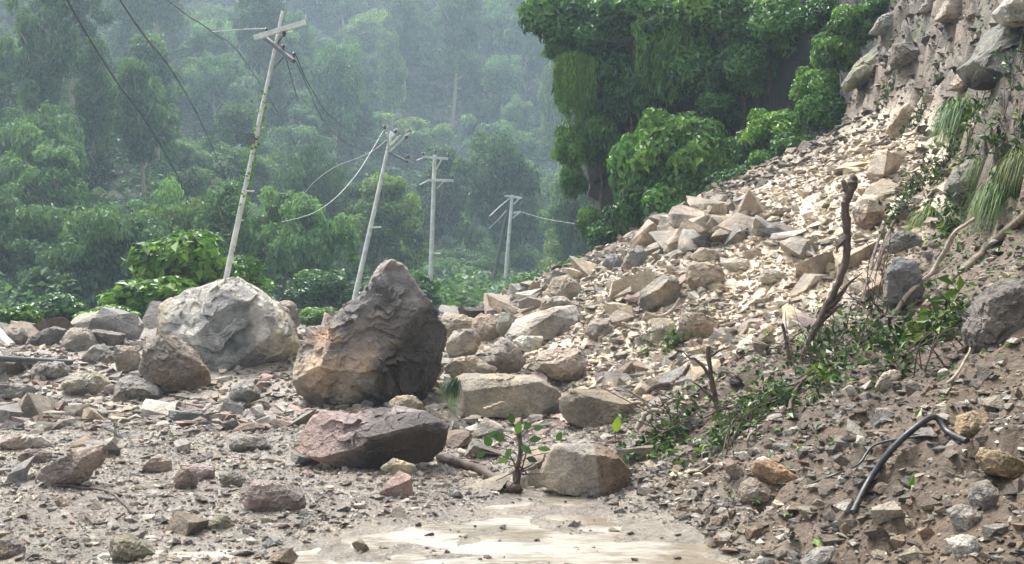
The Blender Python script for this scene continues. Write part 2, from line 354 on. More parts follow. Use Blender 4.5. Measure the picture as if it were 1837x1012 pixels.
def generic_rock(seed, dims, sub=3, n=13, rel=.05):
    """sharp-edged broken stone: convex hull of a few points, finely cut, with fractured relief"""
    rg = np.random.default_rng(seed); bm = bmesh.new(); p = rg.normal(size=(n, 3)); p = np.sign(p)*np.abs(p)**.75; p /= (np.abs(p)**2.6).sum(1)[:, None]**(1/2.6)
    for q in p: bm.verts.new(q)
    r = bmesh.ops.convex_hull(bm, input=bm.verts)
    bmesh.ops.delete(bm, geom=[g for g in r['geom_interior'] if isinstance(g, bmesh.types.BMVert)], context='VERTS')
    bmesh.ops.triangulate(bm, faces=bm.faces)
    for k in range(sub): bmesh.ops.subdivide_edges(bm, edges=bm.edges, cuts=1, use_grid_fill=True)
    for k in range(1): bmesh.ops.smooth_vert(bm, verts=bm.verts, factor=.18, use_axis_x=True, use_axis_y=True, use_axis_z=True)
    bmesh.ops.triangulate(bm, faces=bm.faces); bm.verts.index_update()
    Pm = np.array([v.co[:] for v in bm.verts]); F = np.array([[v.index for v in f.verts] for f in bm.faces]); bm.free()
    for ax in range(3): e = Pm[:, ax]; Pm[:, ax] = (e-(e.max()+e.min())/2)/((e.max()-e.min())/2)
    wq = Pm*1.5+seed+.35*np.stack([vnoise(Pm*3+k*5, seed+k) for k in range(3)], 1); c, idv = cells(wq, seed)
    U = Pm/np.linalg.norm(Pm, axis=1)[:, None]
    lay = np.abs(((Pm[:, 2]*3.1+Pm[:, 0]*.8+.5*vnoise(Pm*2, seed)) % 1)-.5)
    Pm = Pm+U*(rel*c+rel*.7*ridged(Pm*1.6+seed, 4, seed)+rel*.5*lay)[:, None]
    Pm = Pm*np.array(dims)
    return mesh_np("rock", Pm, F, ROCK, True, {"col": ('FLOAT_COLOR', rgba(rock_color(Pm/max(dims), seed)))}, sharp=24)
GEN = []   # (mesh, shape word, half dims)
for k in range(24):
    w, dims = [("blocky", (1, .8, .62)), ("flat", (1, .8, .26)), ("wedge-shaped", (1, .7, .5)), ("angular", (1, .85, .55)), ("slab-like", (1, .62, .36)), ("chunky", (1, .9, .75))][k % 6]
    GEN.append((generic_rock(100+k*7, dims, 3, R.choice([8, 9, 11]), .04), w, dims))
CREAM, TAN, GREY, DARK, PINK, BROWN, PALE = (.62, .53, .39), (.36, .31, .245), (.26, .245, .225), (.12, .108, .095), (.40, .285, .255), (.24, .18, .125), (.52, .49, .44)
def poly_from_bbox(x0, y0, x1, y1, rg):
    n = rg.integers(6, 9); t = np.sort(rg.uniform(0, 2*math.pi, n)+0)
    t = np.arange(n)/n*2*math.pi+rg.uniform(-.28, .28, n)+rg.uniform(0, 1)
    p = np.stack([np.sign(np.cos(t))*abs(np.cos(t))**.7, np.sign(np.sin(t))*abs(np.sin(t))**.7], 1)*rg.uniform(.82, 1, (n, 1))
    p = (p-p.min(0))/(p.max(0)-p.min(0)); return [(x0+a*(x1-x0), y0+b_*(y1-y0)) for a, b_ in p]
hero_boxes = []
def rock(label, poly, color, d=None, depth=.8, seed=None, sub=5, pw=2.8, cuts=10, rel=.035, colorf=None, center=None, back=.55, lean=(0, 0), group=None, name="rock", planes=()):
    seed = seed if seed is not None else int(abs(poly[0][0]*7+poly[0][1]*3+poly[-1][0])) % 997
    rg = np.random.default_rng(seed)
    if len(poly) == 2: poly = poly_from_bbox(*poly[0], *poly[1], rg)
    pl = np.array(poly, float); x0, y0 = pl.min(0); x1, y1 = pl.max(0)
    c = np.array(center if center else ((x0+x1)/2, (y0+y1)/2+.05*(y1-y0)), float)
    if d is None: d = hit((x0+x1)/2, y1-.05*(y1-y0))
    D0 = .5*depth*min((x1-x0), 1.6*(y1-y0))/FPX*d; dc = d+back*D0; s = dc/FPX
    D = D0*dc/d; Q = (pl-c)*np.array((1, -1))*s
    V, F = ico(sub); th = np.arctan2(V[:, 2], V[:, 0])
    ux, uz = np.cos(th), np.sin(th); Rt = np.full(len(V), 1e9)
    for a, b_ in zip(Q, np.roll(Q, -1, 0)):
        e = b_-a; den = ux*e[1]-uz*e[0]; den = np.where(abs(den) < 1e-9, 1e-9, den)
        t = (a[0]*e[1]-a[1]*e[0])/den; u = np.where(abs(e[0]) > abs(e[1]), (t*ux-a[0])/(e[0] or 1e-9), (t*uz-a[1])/(e[1] or 1e-9))
        Rt = np.where((t > 0) & (u > -1e-3) & (u < 1+1e-3), np.minimum(Rt, t), Rt)
    Rt = np.where(Rt > 1e8, np.median(Rt), Rt)
    q = np.hypot(V[:, 0], V[:, 2]); r = 1/((q/Rt)**pw+(abs(V[:, 1])/D)**pw)**(1/pw)
    N = rg.normal(size=(cuts, 3)); N[:, 1] = -abs(N[:, 1])-.5; N[:, 2] += .15; N /= np.linalg.norm(N, axis=1)[:, None]
    Pt = V*r[:, None]
    for n_ in N:
        sp = (Pt@n_).max()*rg.uniform(.66, .9); dn = V@n_; r = np.where(dn > 1e-3, np.minimum(r, sp/np.maximum(dn, 1e-3)), r)
    for (n_, fr) in planes:
        n_ = np.array(n_, float); n_ /= np.linalg.norm(n_); sp = (V*r[:, None]@n_).max()*fr; dn = V@n_; r = np.where(dn > 1e-3, np.minimum(r, sp/np.maximum(dn, 1e-3)), r)
    Pt = V*r[:, None]; N2 = rg.normal(size=(cuts*2, 3)); N2[:, 1] -= .6; N2 /= np.linalg.norm(N2, axis=1)[:, None]
    for n_ in N2:
        sp = (Pt@n_).max()*rg.uniform(.90, .97); dn = V@n_; r = np.where(dn > 1e-3, np.minimum(r, sp/np.maximum(dn, 1e-3)), r)
    Pm = V*r[:, None]; size = max(Q[:, 0].max()-Q[:, 0].min(), Q[:, 1].max()-Q[:, 1].min())
    U = Pm/size
    wq = np.stack([fbm(U*5+k*7, 3, seed+k) for k in range(3)], 1)*.16
    c1, i1 = cells((U+wq)*3.6*np.array((1, 1, 1.5))+seed*.37, seed); c2, i2 = cells((U+wq)*10*np.array((1, 1, 1.6))+seed*.37, seed+9)
    lay = (U[:, 2]*9+U[:, 0]*2.5+1.6*vnoise(U*3, seed)) % 1
    Pm = Pm+V*(size*(rel*.85*c1+rel*.42*c2+rel*.25*ridged(U*3.2+seed, 4, seed)+rel*.22*fbm(U*22, 3, seed)+rel*.25*lay))[:, None]
    Pm[:, 0] += lean[0]*Pm[:, 1]; Pm[:, 2] += lean[1]*Pm[:, 1]
    cc = rock_color(U*2.2, seed)
    if colorf is not None: cc = colorf(cc, c[0]+Pm[:, 0]/s, c[1]-Pm[:, 2]/s, U, i1)
    me = mesh_np("rock", Pm, F, ROCK, True, {"col": ('FLOAT_COLOR', rgba(cc))}, sharp=30)
    w = P(c[0], c[1], dc); hero_boxes.append((x0, y0, x1, y1, w[0], w[1], (x1-x0)/2*s, d))
    return link(name, me, label, "boulder" if name == "boulder" else "rock", group, loc=w, color=color)

def tint(px, py, cc, where, colr, amt=1.):
    w = np.clip(where, 0, 1)[:, None]*amt; return cc*(1-w)+cc*np.array(colr)*w
# the round pale boulder
def cf1(cc, px, py, U, idv):
    cc = tint(px, py, cc, sst(.0, .25, ridged(U*5+fbm(U*4, 2, 1)[:, None]*.5, 4, 3)), (1.5, 1.47, 1.4)); cc = tint(px, py, cc, sst(.62, .7, idv), (.6, .62, .65))
    cc = tint(px, py, cc, sst(340, 290, px), (1.1, .92, .72)); return tint(px, py, cc, sst(.05, .4, -fbm(U*8+3, 4, 8)), (.55, .58, .62))
rock("big round pale grey boulder with a mottled scarred face beneath the tall leaning pole",
     [(268, 640), (265, 590), (276, 558), (305, 543), (340, 520), (390, 505), (418, 502), (450, 512), (480, 533), (508, 558), (527, 590), (533, 625), (525, 660), (505, 688), (460, 700), (400, 704), (340, 700), (290, 690)],
     (.41, .41, .40), d=17.4, depth=.9, seed=5, sub=7, pw=2.3, cuts=12, rel=.022, colorf=cf1, name="boulder", center=(400, 610))
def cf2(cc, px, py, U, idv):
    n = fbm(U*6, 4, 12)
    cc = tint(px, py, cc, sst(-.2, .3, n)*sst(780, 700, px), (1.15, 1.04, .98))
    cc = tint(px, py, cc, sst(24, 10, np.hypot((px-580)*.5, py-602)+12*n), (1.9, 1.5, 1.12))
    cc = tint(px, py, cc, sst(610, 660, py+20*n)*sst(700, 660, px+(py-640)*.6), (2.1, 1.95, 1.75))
    cc = tint(px, py, cc, sst(680, 720, px+(py-640)*.55+20*n)*sst(545, 560, py), (.42, .42, .43))  # right face: dark wet rock, plus shade painted into the colour
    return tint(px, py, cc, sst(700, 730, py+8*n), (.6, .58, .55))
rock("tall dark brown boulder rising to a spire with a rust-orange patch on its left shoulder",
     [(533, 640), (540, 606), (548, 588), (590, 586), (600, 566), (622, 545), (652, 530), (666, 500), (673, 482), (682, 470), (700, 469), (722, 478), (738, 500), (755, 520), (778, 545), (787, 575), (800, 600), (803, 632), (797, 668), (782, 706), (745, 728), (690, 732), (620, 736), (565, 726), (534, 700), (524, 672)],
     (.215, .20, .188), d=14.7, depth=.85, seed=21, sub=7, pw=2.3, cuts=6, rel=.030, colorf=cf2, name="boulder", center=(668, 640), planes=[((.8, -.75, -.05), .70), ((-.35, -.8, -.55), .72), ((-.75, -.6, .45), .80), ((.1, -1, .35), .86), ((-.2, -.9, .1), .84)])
def cf4(cc, px, py, U, idv):
    n = fbm(U*5, 4, 14); cc = tint(px, py, cc, sst(660, 610, px+18*n+(py-780)*.4), (1.75, 1.48, 1.45))
    cc = tint(px, py, cc, sst(648, 668, px+14*n), (.5, .47, .45)); return tint(px, py, cc, sst(745, 738, py+4*n)*sst(690, 710, px), (3.4, 3.5, 3.6))  # bright upper right edge is sunlight painted into the colour
rock("front slab, pinkish on its left half and dark brown on its right",
     [(520, 800), (532, 778), (545, 752), (575, 738), (610, 744), (640, 750), (655, 738), (705, 731), (762, 740), (806, 761), (796, 800), (772, 828), (720, 832), (670, 842), (620, 836), (566, 826), (538, 812)],
     (.215, .185, .17), d=9.8, depth=.8, seed=33, sub=7, pw=2.8, cuts=5, rel=.020, planes=[((-.45, -.75, .55), .62), ((.35, -.85, -.45), .66), ((.1, -.35, 1), .86), ((0, -.7, -.8), .74)], colorf=cf4, name="boulder")
def cfb(cc, px, py, U, idv): return tint(px, py, cc, sst(1066, 1072, px+(py-840)*-.1), (.62, .5, .40))
rock("blocky tan boulder with a brown right face, at the puddle's far edge",
     [(970, 850), (982, 815), (994, 800), (1070, 798), (1102, 811), (1136, 850), (1124, 880), (1060, 888), (1000, 880), (974, 868)],
     (.36, .315, .26), d=8.8, depth=.8, seed=44, sub=6, pw=3.6, cuts=4, rel=.014, planes=[((-.12, -1, .02), .72), ((.85, -.62, 0), .74), ((0, -.4, 1), .86)], colorf=cfb, name="boulder")
def cf6(cc, px, py, U, idv): return tint(px, py, cc, sst(826, 816, px), (.5, .75, .42))
rock("long flat-topped tan slab with moss on its left end, beside the spired boulder",
     [(798, 700), (804, 684), (832, 671), (960, 674), (1006, 704), (1002, 738), (930, 748), (830, 745), (800, 738)],
     (.36, .31, .235), d=13.6, depth=.7, seed=52, sub=6, pw=5., cuts=2, rel=.010, planes=[((0, -1, .04), .74), ((.75, -.7, 0), .84), ((0, -.25, 1), .88)], colorf=cf6, name="boulder")
rock("squat brownish slab block between the long flat-topped slab and the forked pale branch",
     [(1002, 716), (1022, 699), (1100, 704), (1142, 726), (1136, 760), (1070, 772), (1008, 752)], (.28, .24, .18), d=12.4, depth=.8, seed=61, sub=6, pw=4, cuts=3, rel=.015, planes=[((-.2, -1, 0), .72), ((.2, -.3, 1), .80)], name="boulder")
rock("brown faceted boulder in front of the big round pale boulder",
     [(244, 645), (262, 606), (312, 604), (345, 634), (374, 666), (370, 695), (338, 708), (308, 702), (272, 682), (248, 664)], (.27, .22, .17), d=15.8, depth=.8, seed=72, sub=6, pw=2.6, cuts=9, name="boulder")
rock("large grey triangular boulder, its sloping top painted sunlit, right of the spired boulder",
     [(905, 604), (925, 573), (990, 553), (1032, 547), (1056, 590), (1052, 622), (1000, 640), (930, 628)], (.30, .27, .235), d=18.2, depth=.8, seed=83, sub=6, pw=3, cuts=4, rel=.018, planes=[((.1, -1, -.05), .68), ((-.5, -.35, .8), .72)], name="boulder",
     colorf=lambda cc, px, py, U, i: tint(px, py, cc, sst(0, -8, (py-548)-(1032-px)*.35), (1.9, 1.8, 1.6)))  # sunlight on the top left slope painted into the colour
rock("upright grey block tilted on the lower scree, its bright top facing left",
     [(1145, 545), (1150, 522), (1190, 492), (1214, 500), (1222, 530), (1200, 560), (1160, 562)], (.32, .28, .215), d=None, depth=.8, seed=91, sub=6, pw=3.4, cuts=3, rel=.015, planes=[((.35, -1, -.1), .66), ((-.6, -.4, .75), .72)], name="boulder")
rock("cube-like block with painted sunlit top and brown face, high behind the dead trunk",
     [(1532, 372), (1545, 352), (1570, 343), (1584, 372), (1578, 400), (1552, 418), (1536, 396)], (.36, .26, .20), depth=.9, seed=95, sub=6, pw=3.2, cuts=5,
     colorf=lambda cc, px, py, U, i: tint(px, py, cc, sst(384, 378, py), (2.1, 2.5, 2.7)), name="boulder")  # brightness of the sunlit top is put into the colour
rock("huge wet overhanging rock, dark with painted shade, at the photo's upper right corner",
     [(1745, 110), (1770, 90), (1800, 40), (1840, 25), (1900, 30), (1950, 110), (1900, 165), (1810, 150), (1770, 148)], (.012, .012, .014), d=14, depth=1.2, seed=98, sub=6, pw=4, cuts=2, rel=.015, planes=[((.1, -.85, -.6), .62), ((-.8, -.6, .25), .72)], name="boulder",  # near-black wet rock; the recess shade is painted into its colour
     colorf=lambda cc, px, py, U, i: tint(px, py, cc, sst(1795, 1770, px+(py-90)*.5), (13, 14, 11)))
rock("pale boulder perched on top of the huge dark overhanging rock", [(1790, 20), (1815, -10), (1870, -25), (1910, 20), (1880, 46), (1805, 42)], (.5, .47, .42), d=13.8, seed=99, depth=1, name="boulder")
cl = rock("dark wet overhanging cliff behind the hanging foliage", [(1022, 120), (1050, -80), (1300, -120), (1560, -100), (1500, 120), (1440, 260), (1300, 360), (1090, 420), (1052, 372), (1040, 300), (1028, 220)],
     (.04, .042, .045), d=36.4, depth=.42, seed=120, sub=6, pw=3.5, cuts=5, rel=.03, name="cliff", center=(1250, 130))
del cl['category']; cl['kind'] = 'structure'; hero_boxes.pop()
T_ = [ # label, bbox, colour, distance or None
 ("low reddish-grey slab lying alone at the wet road's left of centre", [(430, 872), (450, 864), (500, 866), (548, 893), (545, 912), (490, 920), (432, 906)], (.34, .27, .235), None, .8),
 ("large pinkish slab with two long dents, tilted up at the lower left rubble", [(62, 843), (90, 835), (140, 806), (190, 798), (182, 826), (152, 862), (110, 877), (74, 862)], (.42, .33, .28), None, .6),
 ("small triangular olive-grey rock alone on the wet gravel below the reddish-grey slab", [(372, 948), (392, 922), (406, 926), (418, 949), (395, 951)], (.26, .25, .17), None, .9),
 ("rounded olive-brown rock at the bottom edge of the photo", [(192, 985), (198, 968), (225, 961), (262, 978), (276, 992), (250, 1008), (204, 1010)], (.24, .215, .15), None, .9),
 ("dark rock at the extreme lower left corner", [(-20, 990), (5, 965), (30, 975), (42, 992), (30, 1002), (-10, 1004)], (.20, .175, .15), None, .9),
 ("small pale-topped rock in the left rubble, right of the large dented slab", [(250, 838), (285, 815), (304, 826), (306, 846), (270, 850)], (.45, .36, .31), None, .8),
 ("knobbly brown rock touching the flat mauve stone in the left rubble", [(310, 858), (326, 838), (346, 842), (354, 870), (335, 880), (314, 872)], (.27, .21, .17), None, .9),
 ("flat mauve stone next to the knobbly brown rock in the left rubble", [(334, 834), (384, 838), (382, 858), (356, 860), (338, 850)], (.42, .32, .31), None, .8),
 ("dark grey wedge right of the flat mauve stone", [(392, 848), (418, 846), (436, 858), (448, 874), (420, 876), (394, 862)], (.20, .19, .165), None, .8),
 ("cube-shaped pale grey rock standing between the round and the spired boulders", [(410, 702), (428, 684), (448, 684), (466, 704), (462, 720), (420, 724)], (.36, .34, .29), 15.0, .9),
 ("long low dark slab lying in front of the brown faceted boulder", [(288, 744), (300, 737), (355, 741), (404, 738), (408, 750), (360, 756), (310, 759)], (.19, .185, .16), None, .7),
 ("squarish grey-brown rock left of the front pinkish-and-dark slab", [(410, 790), (425, 780), (470, 786), (492, 806), (440, 812), (412, 806)], (.28, .255, .215), None, .8),
 ("pale flat slab at the left edge of the photo, above the dented slab", [(-20, 785), (30, 778), (80, 786), (94, 804), (60, 808), (0, 802)], (.47, .41, .38), None, .8),
 ("thin brown rock tucked under the pale flat slab at the left edge", [(30, 815), (50, 806), (90, 812), (94, 828), (60, 832), (36, 828)], (.30, .24, .20), None, .8),
 ("thick grey slab at the left edge below the dark lying pole", [(-30, 700), (-20, 690), (50, 690), (64, 698), (58, 715), (-20, 718)], (.30, .28, .245), 15.2, .8),
 ("large dark jagged boulder in the left rubble under the distant shrub", [(44, 628), (62, 602), (92, 586), (114, 592), (112, 628), (84, 642), (54, 644)], (.15, .14, .125), 19.2, .9),
 ("grey gabled boulder second from the left in the rubble row", [(112, 625), (118, 592), (132, 588), (158, 592), (172, 612), (176, 645), (148, 660), (116, 650)], (.30, .26, .22), 18.6, .9),
 ("dark-faced flat-topped rock right of the grey gabled boulder", [(150, 596), (175, 592), (222, 600), (214, 626), (180, 630), (160, 612)], (.17, .155, .135), 18.9, .9),
 ("rounded grey rock in front of the grey gabled boulder", [(148, 645), (158, 620), (184, 618), (203, 640), (200, 660), (162, 664)], (.25, .235, .205), 17.6, .9),
 ("blocky tan rock touching the brown faceted boulder's left side", [(204, 640), (210, 620), (240, 622), (252, 645), (250, 668), (208, 668)], (.36, .31, .25), 17, .9),
 ("small grey shoulder rock behind the round boulder's right side", [(490, 545), (515, 538), (530, 545), (538, 580), (520, 600), (500, 570)], (.32, .28, .24), 19.5, .9),
 ("pale rounded rock heap stone at the left edge near the broken pipe", [(8, 610), (18, 590), (36, 586), (48, 604), (40, 618), (16, 620)], (.32, .29, .25), 20, .9),
 ("low tan rock under the dark lying pole", [(48, 668), (70, 650), (110, 650), (124, 662), (118, 678), (60, 680)], (.37, .34, .29), 16.6, .8),
 ("dark slate-coloured rock at the left edge under the lying pole", [(-20, 660), (-10, 644), (38, 646), (44, 664), (20, 676), (-15, 676)], (.16, .15, .13), 16.8, .8),
 ("greenish tan rock in front of the left rubble row", [(112, 690), (130, 670), (170, 668), (196, 690), (190, 708), (130, 712)], (.36, .33, .25), 15.8, .9),
 ("grey broken rock left of the brown faceted boulder's foot", [(200, 708), (210, 680), (240, 676), (288, 700), (290, 718), (240, 722)], (.25, .235, .205), 15.4, .9),
 ("ochre-centred small boulder between the spired boulder and the front slab", [(697, 722), (712, 712), (740, 710), (760, 726), (755, 742), (715, 742)], (.38, .31, .21), 11.6, .9),
 ("pale triangular shard leaning under the front slab's right corner", [(678, 842), (706, 823), (742, 834), (752, 846), (710, 848)], (.38, .36, .27), 9.3, .6),
 ("pale tan rock against the spired boulder's right shoulder", [(788, 590), (795, 560), (830, 566), (856, 575), (852, 600), (815, 612)], (.40, .35, .28), 20, .9),
 ("brown-pink standing rock between the two pale rocks right of the spired boulder", [(842, 600), (850, 572), (880, 562), (895, 580), (898, 610), (870, 620)], (.38, .29, .22), 19.6, .9),
 ("narrow grey rock touching the triangular boulder's left tip", [(890, 590), (896, 562), (918, 560), (926, 585), (918, 602), (898, 604)], (.31, .30, .25), 19, .9),
 ("rounded tan boulder with dark gap below, right of the spired boulder", [(800, 620), (812, 594), (850, 590), (862, 610), (850, 640), (812, 644)], (.39, .33, .27), 18, .9),
 ("pale flat-topped slab jutting in front of the grey triangular boulder", [(918, 612), (936, 603), (974, 604), (972, 620), (950, 630), (926, 628)], (.56, .54, .48), 16.8, .9),
 ("leaning grey rock left of the dark gap under the pale jutting slab", [(872, 655), (880, 625), (900, 604), (928, 622), (944, 650), (930, 668), (890, 668)], (.32, .285, .25), 16.2, .8),
 ("big pale pinkish block with a shaded left side, below the grey triangular boulder", [(958, 660), (962, 634), (1000, 627), (1042, 628), (1056, 650), (1030, 678), (985, 684)], (.44, .37, .31), 15.6, .9),
 ("pale broken rock behind the long flat-topped slab", [(795, 665), (815, 645), (850, 640), (890, 662), (880, 678), (820, 680)], (.42, .37, .30), 15.4, .9),
 ("ridge-backed brown rock in the rubble right of the pinkish block", [(1050, 650), (1075, 622), (1120, 612), (1150, 635), (1138, 655), (1080, 664)], (.33, .275, .215), 16.4, .9),
 ("tan block on the skyline at the scree's left end", [(978, 525), (992, 500), (1022, 492), (1042, 515), (1038, 545), (1000, 548)], (.38, .33, .26), None, .9),
 ("second tan skyline block just below the leftmost one of the scree", [(968, 555), (975, 536), (1010, 530), (1030, 545), (1020, 566), (985, 568)], (.36, .31, .25), None, .9),
 ("big rectangular tan block half buried in the middle of the scree", [(1230, 500), (1234, 474), (1268, 472), (1305, 482), (1308, 508), (1262, 522), (1236, 518)], (.40, .33, .26), None, .8),
 ("white sharp-edged slab beside the rectangular tan block", [(1294, 470), (1320, 462), (1348, 468), (1346, 484), (1312, 490)], (.60, .55, .45), None, .8),
 ("flat pinkish-brown slab standing on edge in the middle of the scree", [(1216, 600), (1224, 560), (1270, 564), (1296, 584), (1270, 604), (1240, 614)], (.38, .31, .24), None, .5),
 ("bright cream flat rock above the green sprig on the scree", [(1168, 612), (1170, 572), (1205, 570), (1214, 590), (1202, 622)], (.60, .54, .42), None, .7),
 ("brown rock with a dark base right of the triangular boulder", [(1050, 598), (1060, 575), (1088, 572), (1104, 592), (1090, 610), (1062, 612)], (.28, .235, .20), None, .9),
 ("grey pyramid rock on the skyline where the scree meets the bushes", [(1114, 480), (1130, 448), (1152, 442), (1166, 468), (1150, 486)], (.27, .25, .225), None, .9),
 ("pair-like grey rock just left of the skyline pyramid rock", [(1080, 476), (1090, 458), (1110, 454), (1122, 474), (1108, 486)], (.25, .25, .24), None, .9),
 ("rounded cream rock high on the scree below the brown skyline band", [(1238, 462), (1256, 446), (1288, 448), (1296, 466), (1262, 474)], (.55, .49, .38), None, .8),
 ("flat brown slab lying across the upper scree", [(1362, 388), (1390, 376), (1420, 372), (1424, 380), (1390, 392), (1368, 394)], (.33, .28, .22), None, .8),
 ("large bright cream block in the lower part of the upper scree, near the dead trunk", [(1360, 505), (1368, 486), (1400, 484), (1410, 500), (1398, 514)], (.62, .56, .44), None, .8),
 ("pale shard standing upright on the dark soil bank", [(1568, 698), (1584, 668), (1612, 662), (1622, 672), (1604, 690), (1582, 702)], (.56, .49, .40), None, .35),
 ("thick brown slab jutting from the right edge with a dark hollow below", [(1756, 830), (1764, 808), (1800, 812), (1860, 840), (1880, 862), (1810, 856), (1768, 850)], (.28, .21, .115), None, .8),
 ("grey two-toned cube below the jutting brown slab at the right edge", [(1740, 905), (1748, 868), (1776, 862), (1792, 885), (1780, 914), (1752, 920)], (.30, .28, .25), None, .9),
 ("wet brown-orange rock on the bank above the puddle's corner", [(1350, 850), (1354, 826), (1380, 824), (1440, 862), (1420, 872), (1370, 868)], (.40, .27, .17), None, .6),
 ("small round-topped pale rock below the wet brown-orange rock", [(1325, 900), (1330, 870), (1350, 858), (1386, 876), (1376, 895), (1345, 908)], (.38, .32, .27), None, .9),
 ("knobbly ochre rock above the bent black pipe", [(1716, 778), (1722, 748), (1750, 738), (1776, 752), (1774, 776), (1745, 788)], (.33, .25, .15), None, .9),
 ("flat dark stone left of the wet brown-orange rock", [(1296, 832), (1310, 822), (1330, 840), (1342, 856), (1326, 866), (1306, 850)], (.24, .20, .17), None, .7),
 ("large white-edged shard at the bottom right corner", [(1700, 972), (1730, 960), (1756, 966), (1750, 1000), (1722, 1004)], (.50, .47, .42), None, .8),
 ("broad pale slab low on the bank near the bottom right corner", [(1700, 918), (1730, 905), (1770, 925), (1760, 950), (1720, 952)], (.36, .33, .29), None, .7),
 ("long thin tilted stone at the bottom edge below the black pipe's end", [(1430, 1016), (1470, 985), (1500, 980), (1480, 1012), (1450, 1030)], (.33, .31, .28), None, .7),
 ("big dark-faced rock outcrop block at the right edge above the leaf litter", [(1740, 600), (1760, 540), (1800, 510), (1860, 500), (1890, 600), (1860, 660), (1790, 665), (1750, 640)], (.17, .15, .13), 7.9, 1.),
 ("smooth grey rock face exposed behind the slender crooked branch", [(1586, 540), (1592, 480), (1620, 458), (1652, 470), (1655, 520), (1640, 556), (1600, 566)], (.21, .205, .20), None, .6),
 ("grey slanting outcrop between the two upper grass tufts", [(1696, 345), (1710, 310), (1745, 280), (1768, 300), (1756, 345), (1720, 370)], (.24, .225, .215), None, .7),
 ("dark grey rock under the diagonal log near the grass tufts", [(1588, 440), (1598, 420), (1640, 412), (1656, 436), (1640, 452), (1600, 456)], (.17, .165, .155), None, .7),
 ("jagged tan rock at the top of the brown chute, leftmost of the top pair", [(1648, 20), (1668, -8), (1690, -10), (1686, 14), (1664, 26)], (.36, .30, .235), None, .8),
 ("large tan rock at the top of the brown chute, rightmost of the top pair", [(1678, 38), (1700, 0), (1745, -15), (1750, 20), (1720, 36)], (.40, .35, .28), None, .8),
 ("square dark rock ledge halfway up the brown chute", [(1600, 112), (1606, 78), (1640, 76), (1660, 98), (1650, 118), (1616, 124)], (.20, .17, .13), None, .8),
 ("mossy grey slab on the chute's left rim among the bushes", [(1512, 150), (1540, 108), (1590, 70), (1600, 92), (1560, 140), (1520, 168)], (.25, .255, .17), None, .6),
 ("smooth grey rock above the mossy slab on the chute's rim", [(1560, 60), (1580, 30), (1618, 14), (1620, 40), (1590, 62)], (.30, .29, .245), None, .7),
 ("bright tan ledge in the middle of the brown chute", [(1590, 235), (1606, 205), (1634, 176), (1638, 196), (1616, 240), (1600, 248)], (.48, .40, .31), None, .6),
 ("tan rock protruding from the chute beside the dark overhanging rock", [(1700, 160), (1724, 128), (1744, 122), (1762, 150), (1740, 166)], (.36, .29, .225), None, .7),
]
for lab, pl, colr, d, dep in T_:
    px_ = np.array(pl); big = (px_[:, 0].max()-px_[:, 0].min())
    rock(lab, pl, colr, d=d, depth=dep, sub=6 if big > 90 else 5, pw=3.4, cuts=12)
N_HERO = len(hero_boxes)

# scattered rocks: world-space scatter by zone, largest in view are things, the rest joined gravel
def covers(px, py, s, d):
    for (x0, y0, x1, y1, wx_, wy_, hw, dd) in hero_boxes:
        if x0-s < px < x1+s and y0-s*.3 < py < y1+s*.3 and d < dd+.25 and s > 3: return True
    return False
def footxy(y): return ip(y, [0, 5, 6.6, 9, 12, 15, 20, 25, 30, 60], [2.1, 1.85, 1.55, 1.1, 1.0, .7, -.4, -1.6, -2, 0])
ZONES = [ # name, n, sampler, size range m (half), power, palette
 ("left rubble", 1500, lambda: (R.uniform(-10.5, .5), R.uniform(13.3, 25)), (.08, .72), 2.15, [GREY, TAN, TAN, PALE, GREY, PINK, BROWN, DARK]),
 ("wet road", 1500, lambda: (R.uniform(-5.2, 1.2), 5+8.8*R.random()**.62), (.03, .27), 2.7, [TAN, GREY, PINK, PALE, TAN, BROWN, GREY]),
 ("scree", 4200, lambda: (lambda y: (R.uniform(footxy(y)-.3, footxy(y)+9.2), y))(R.uniform(12, 28)), (.05, .46), 2.7, [CREAM, CREAM, CREAM, PALE, TAN, (.60, .50, .37), (.46, .37, .29)]),
 ("soil bank", 2400, lambda: (lambda y: (R.uniform(footxy(y), footxy(y)+3.4), y))(R.uniform(4.5, 12.5)), (.025, .13), 2.8, [TAN, GREY, PALE, BROWN, GREY, DARK, (.42, .36, .28)]),
 ("foot", 400, lambda: (R.uniform(-1.6, 4.6), R.uniform(15.5, 24)), (.17, .58), 1.9, [TAN, CREAM, PALE, GREY, (.36, .30, .24), (.46, .37, .29)]),
 ("foot", 900, lambda: (R.uniform(.2, 3.4), R.uniform(12, 18)), (.05, .32), 2.4, [TAN, CREAM, PALE, GREY, PINK, BROWN]),
]
cand = []
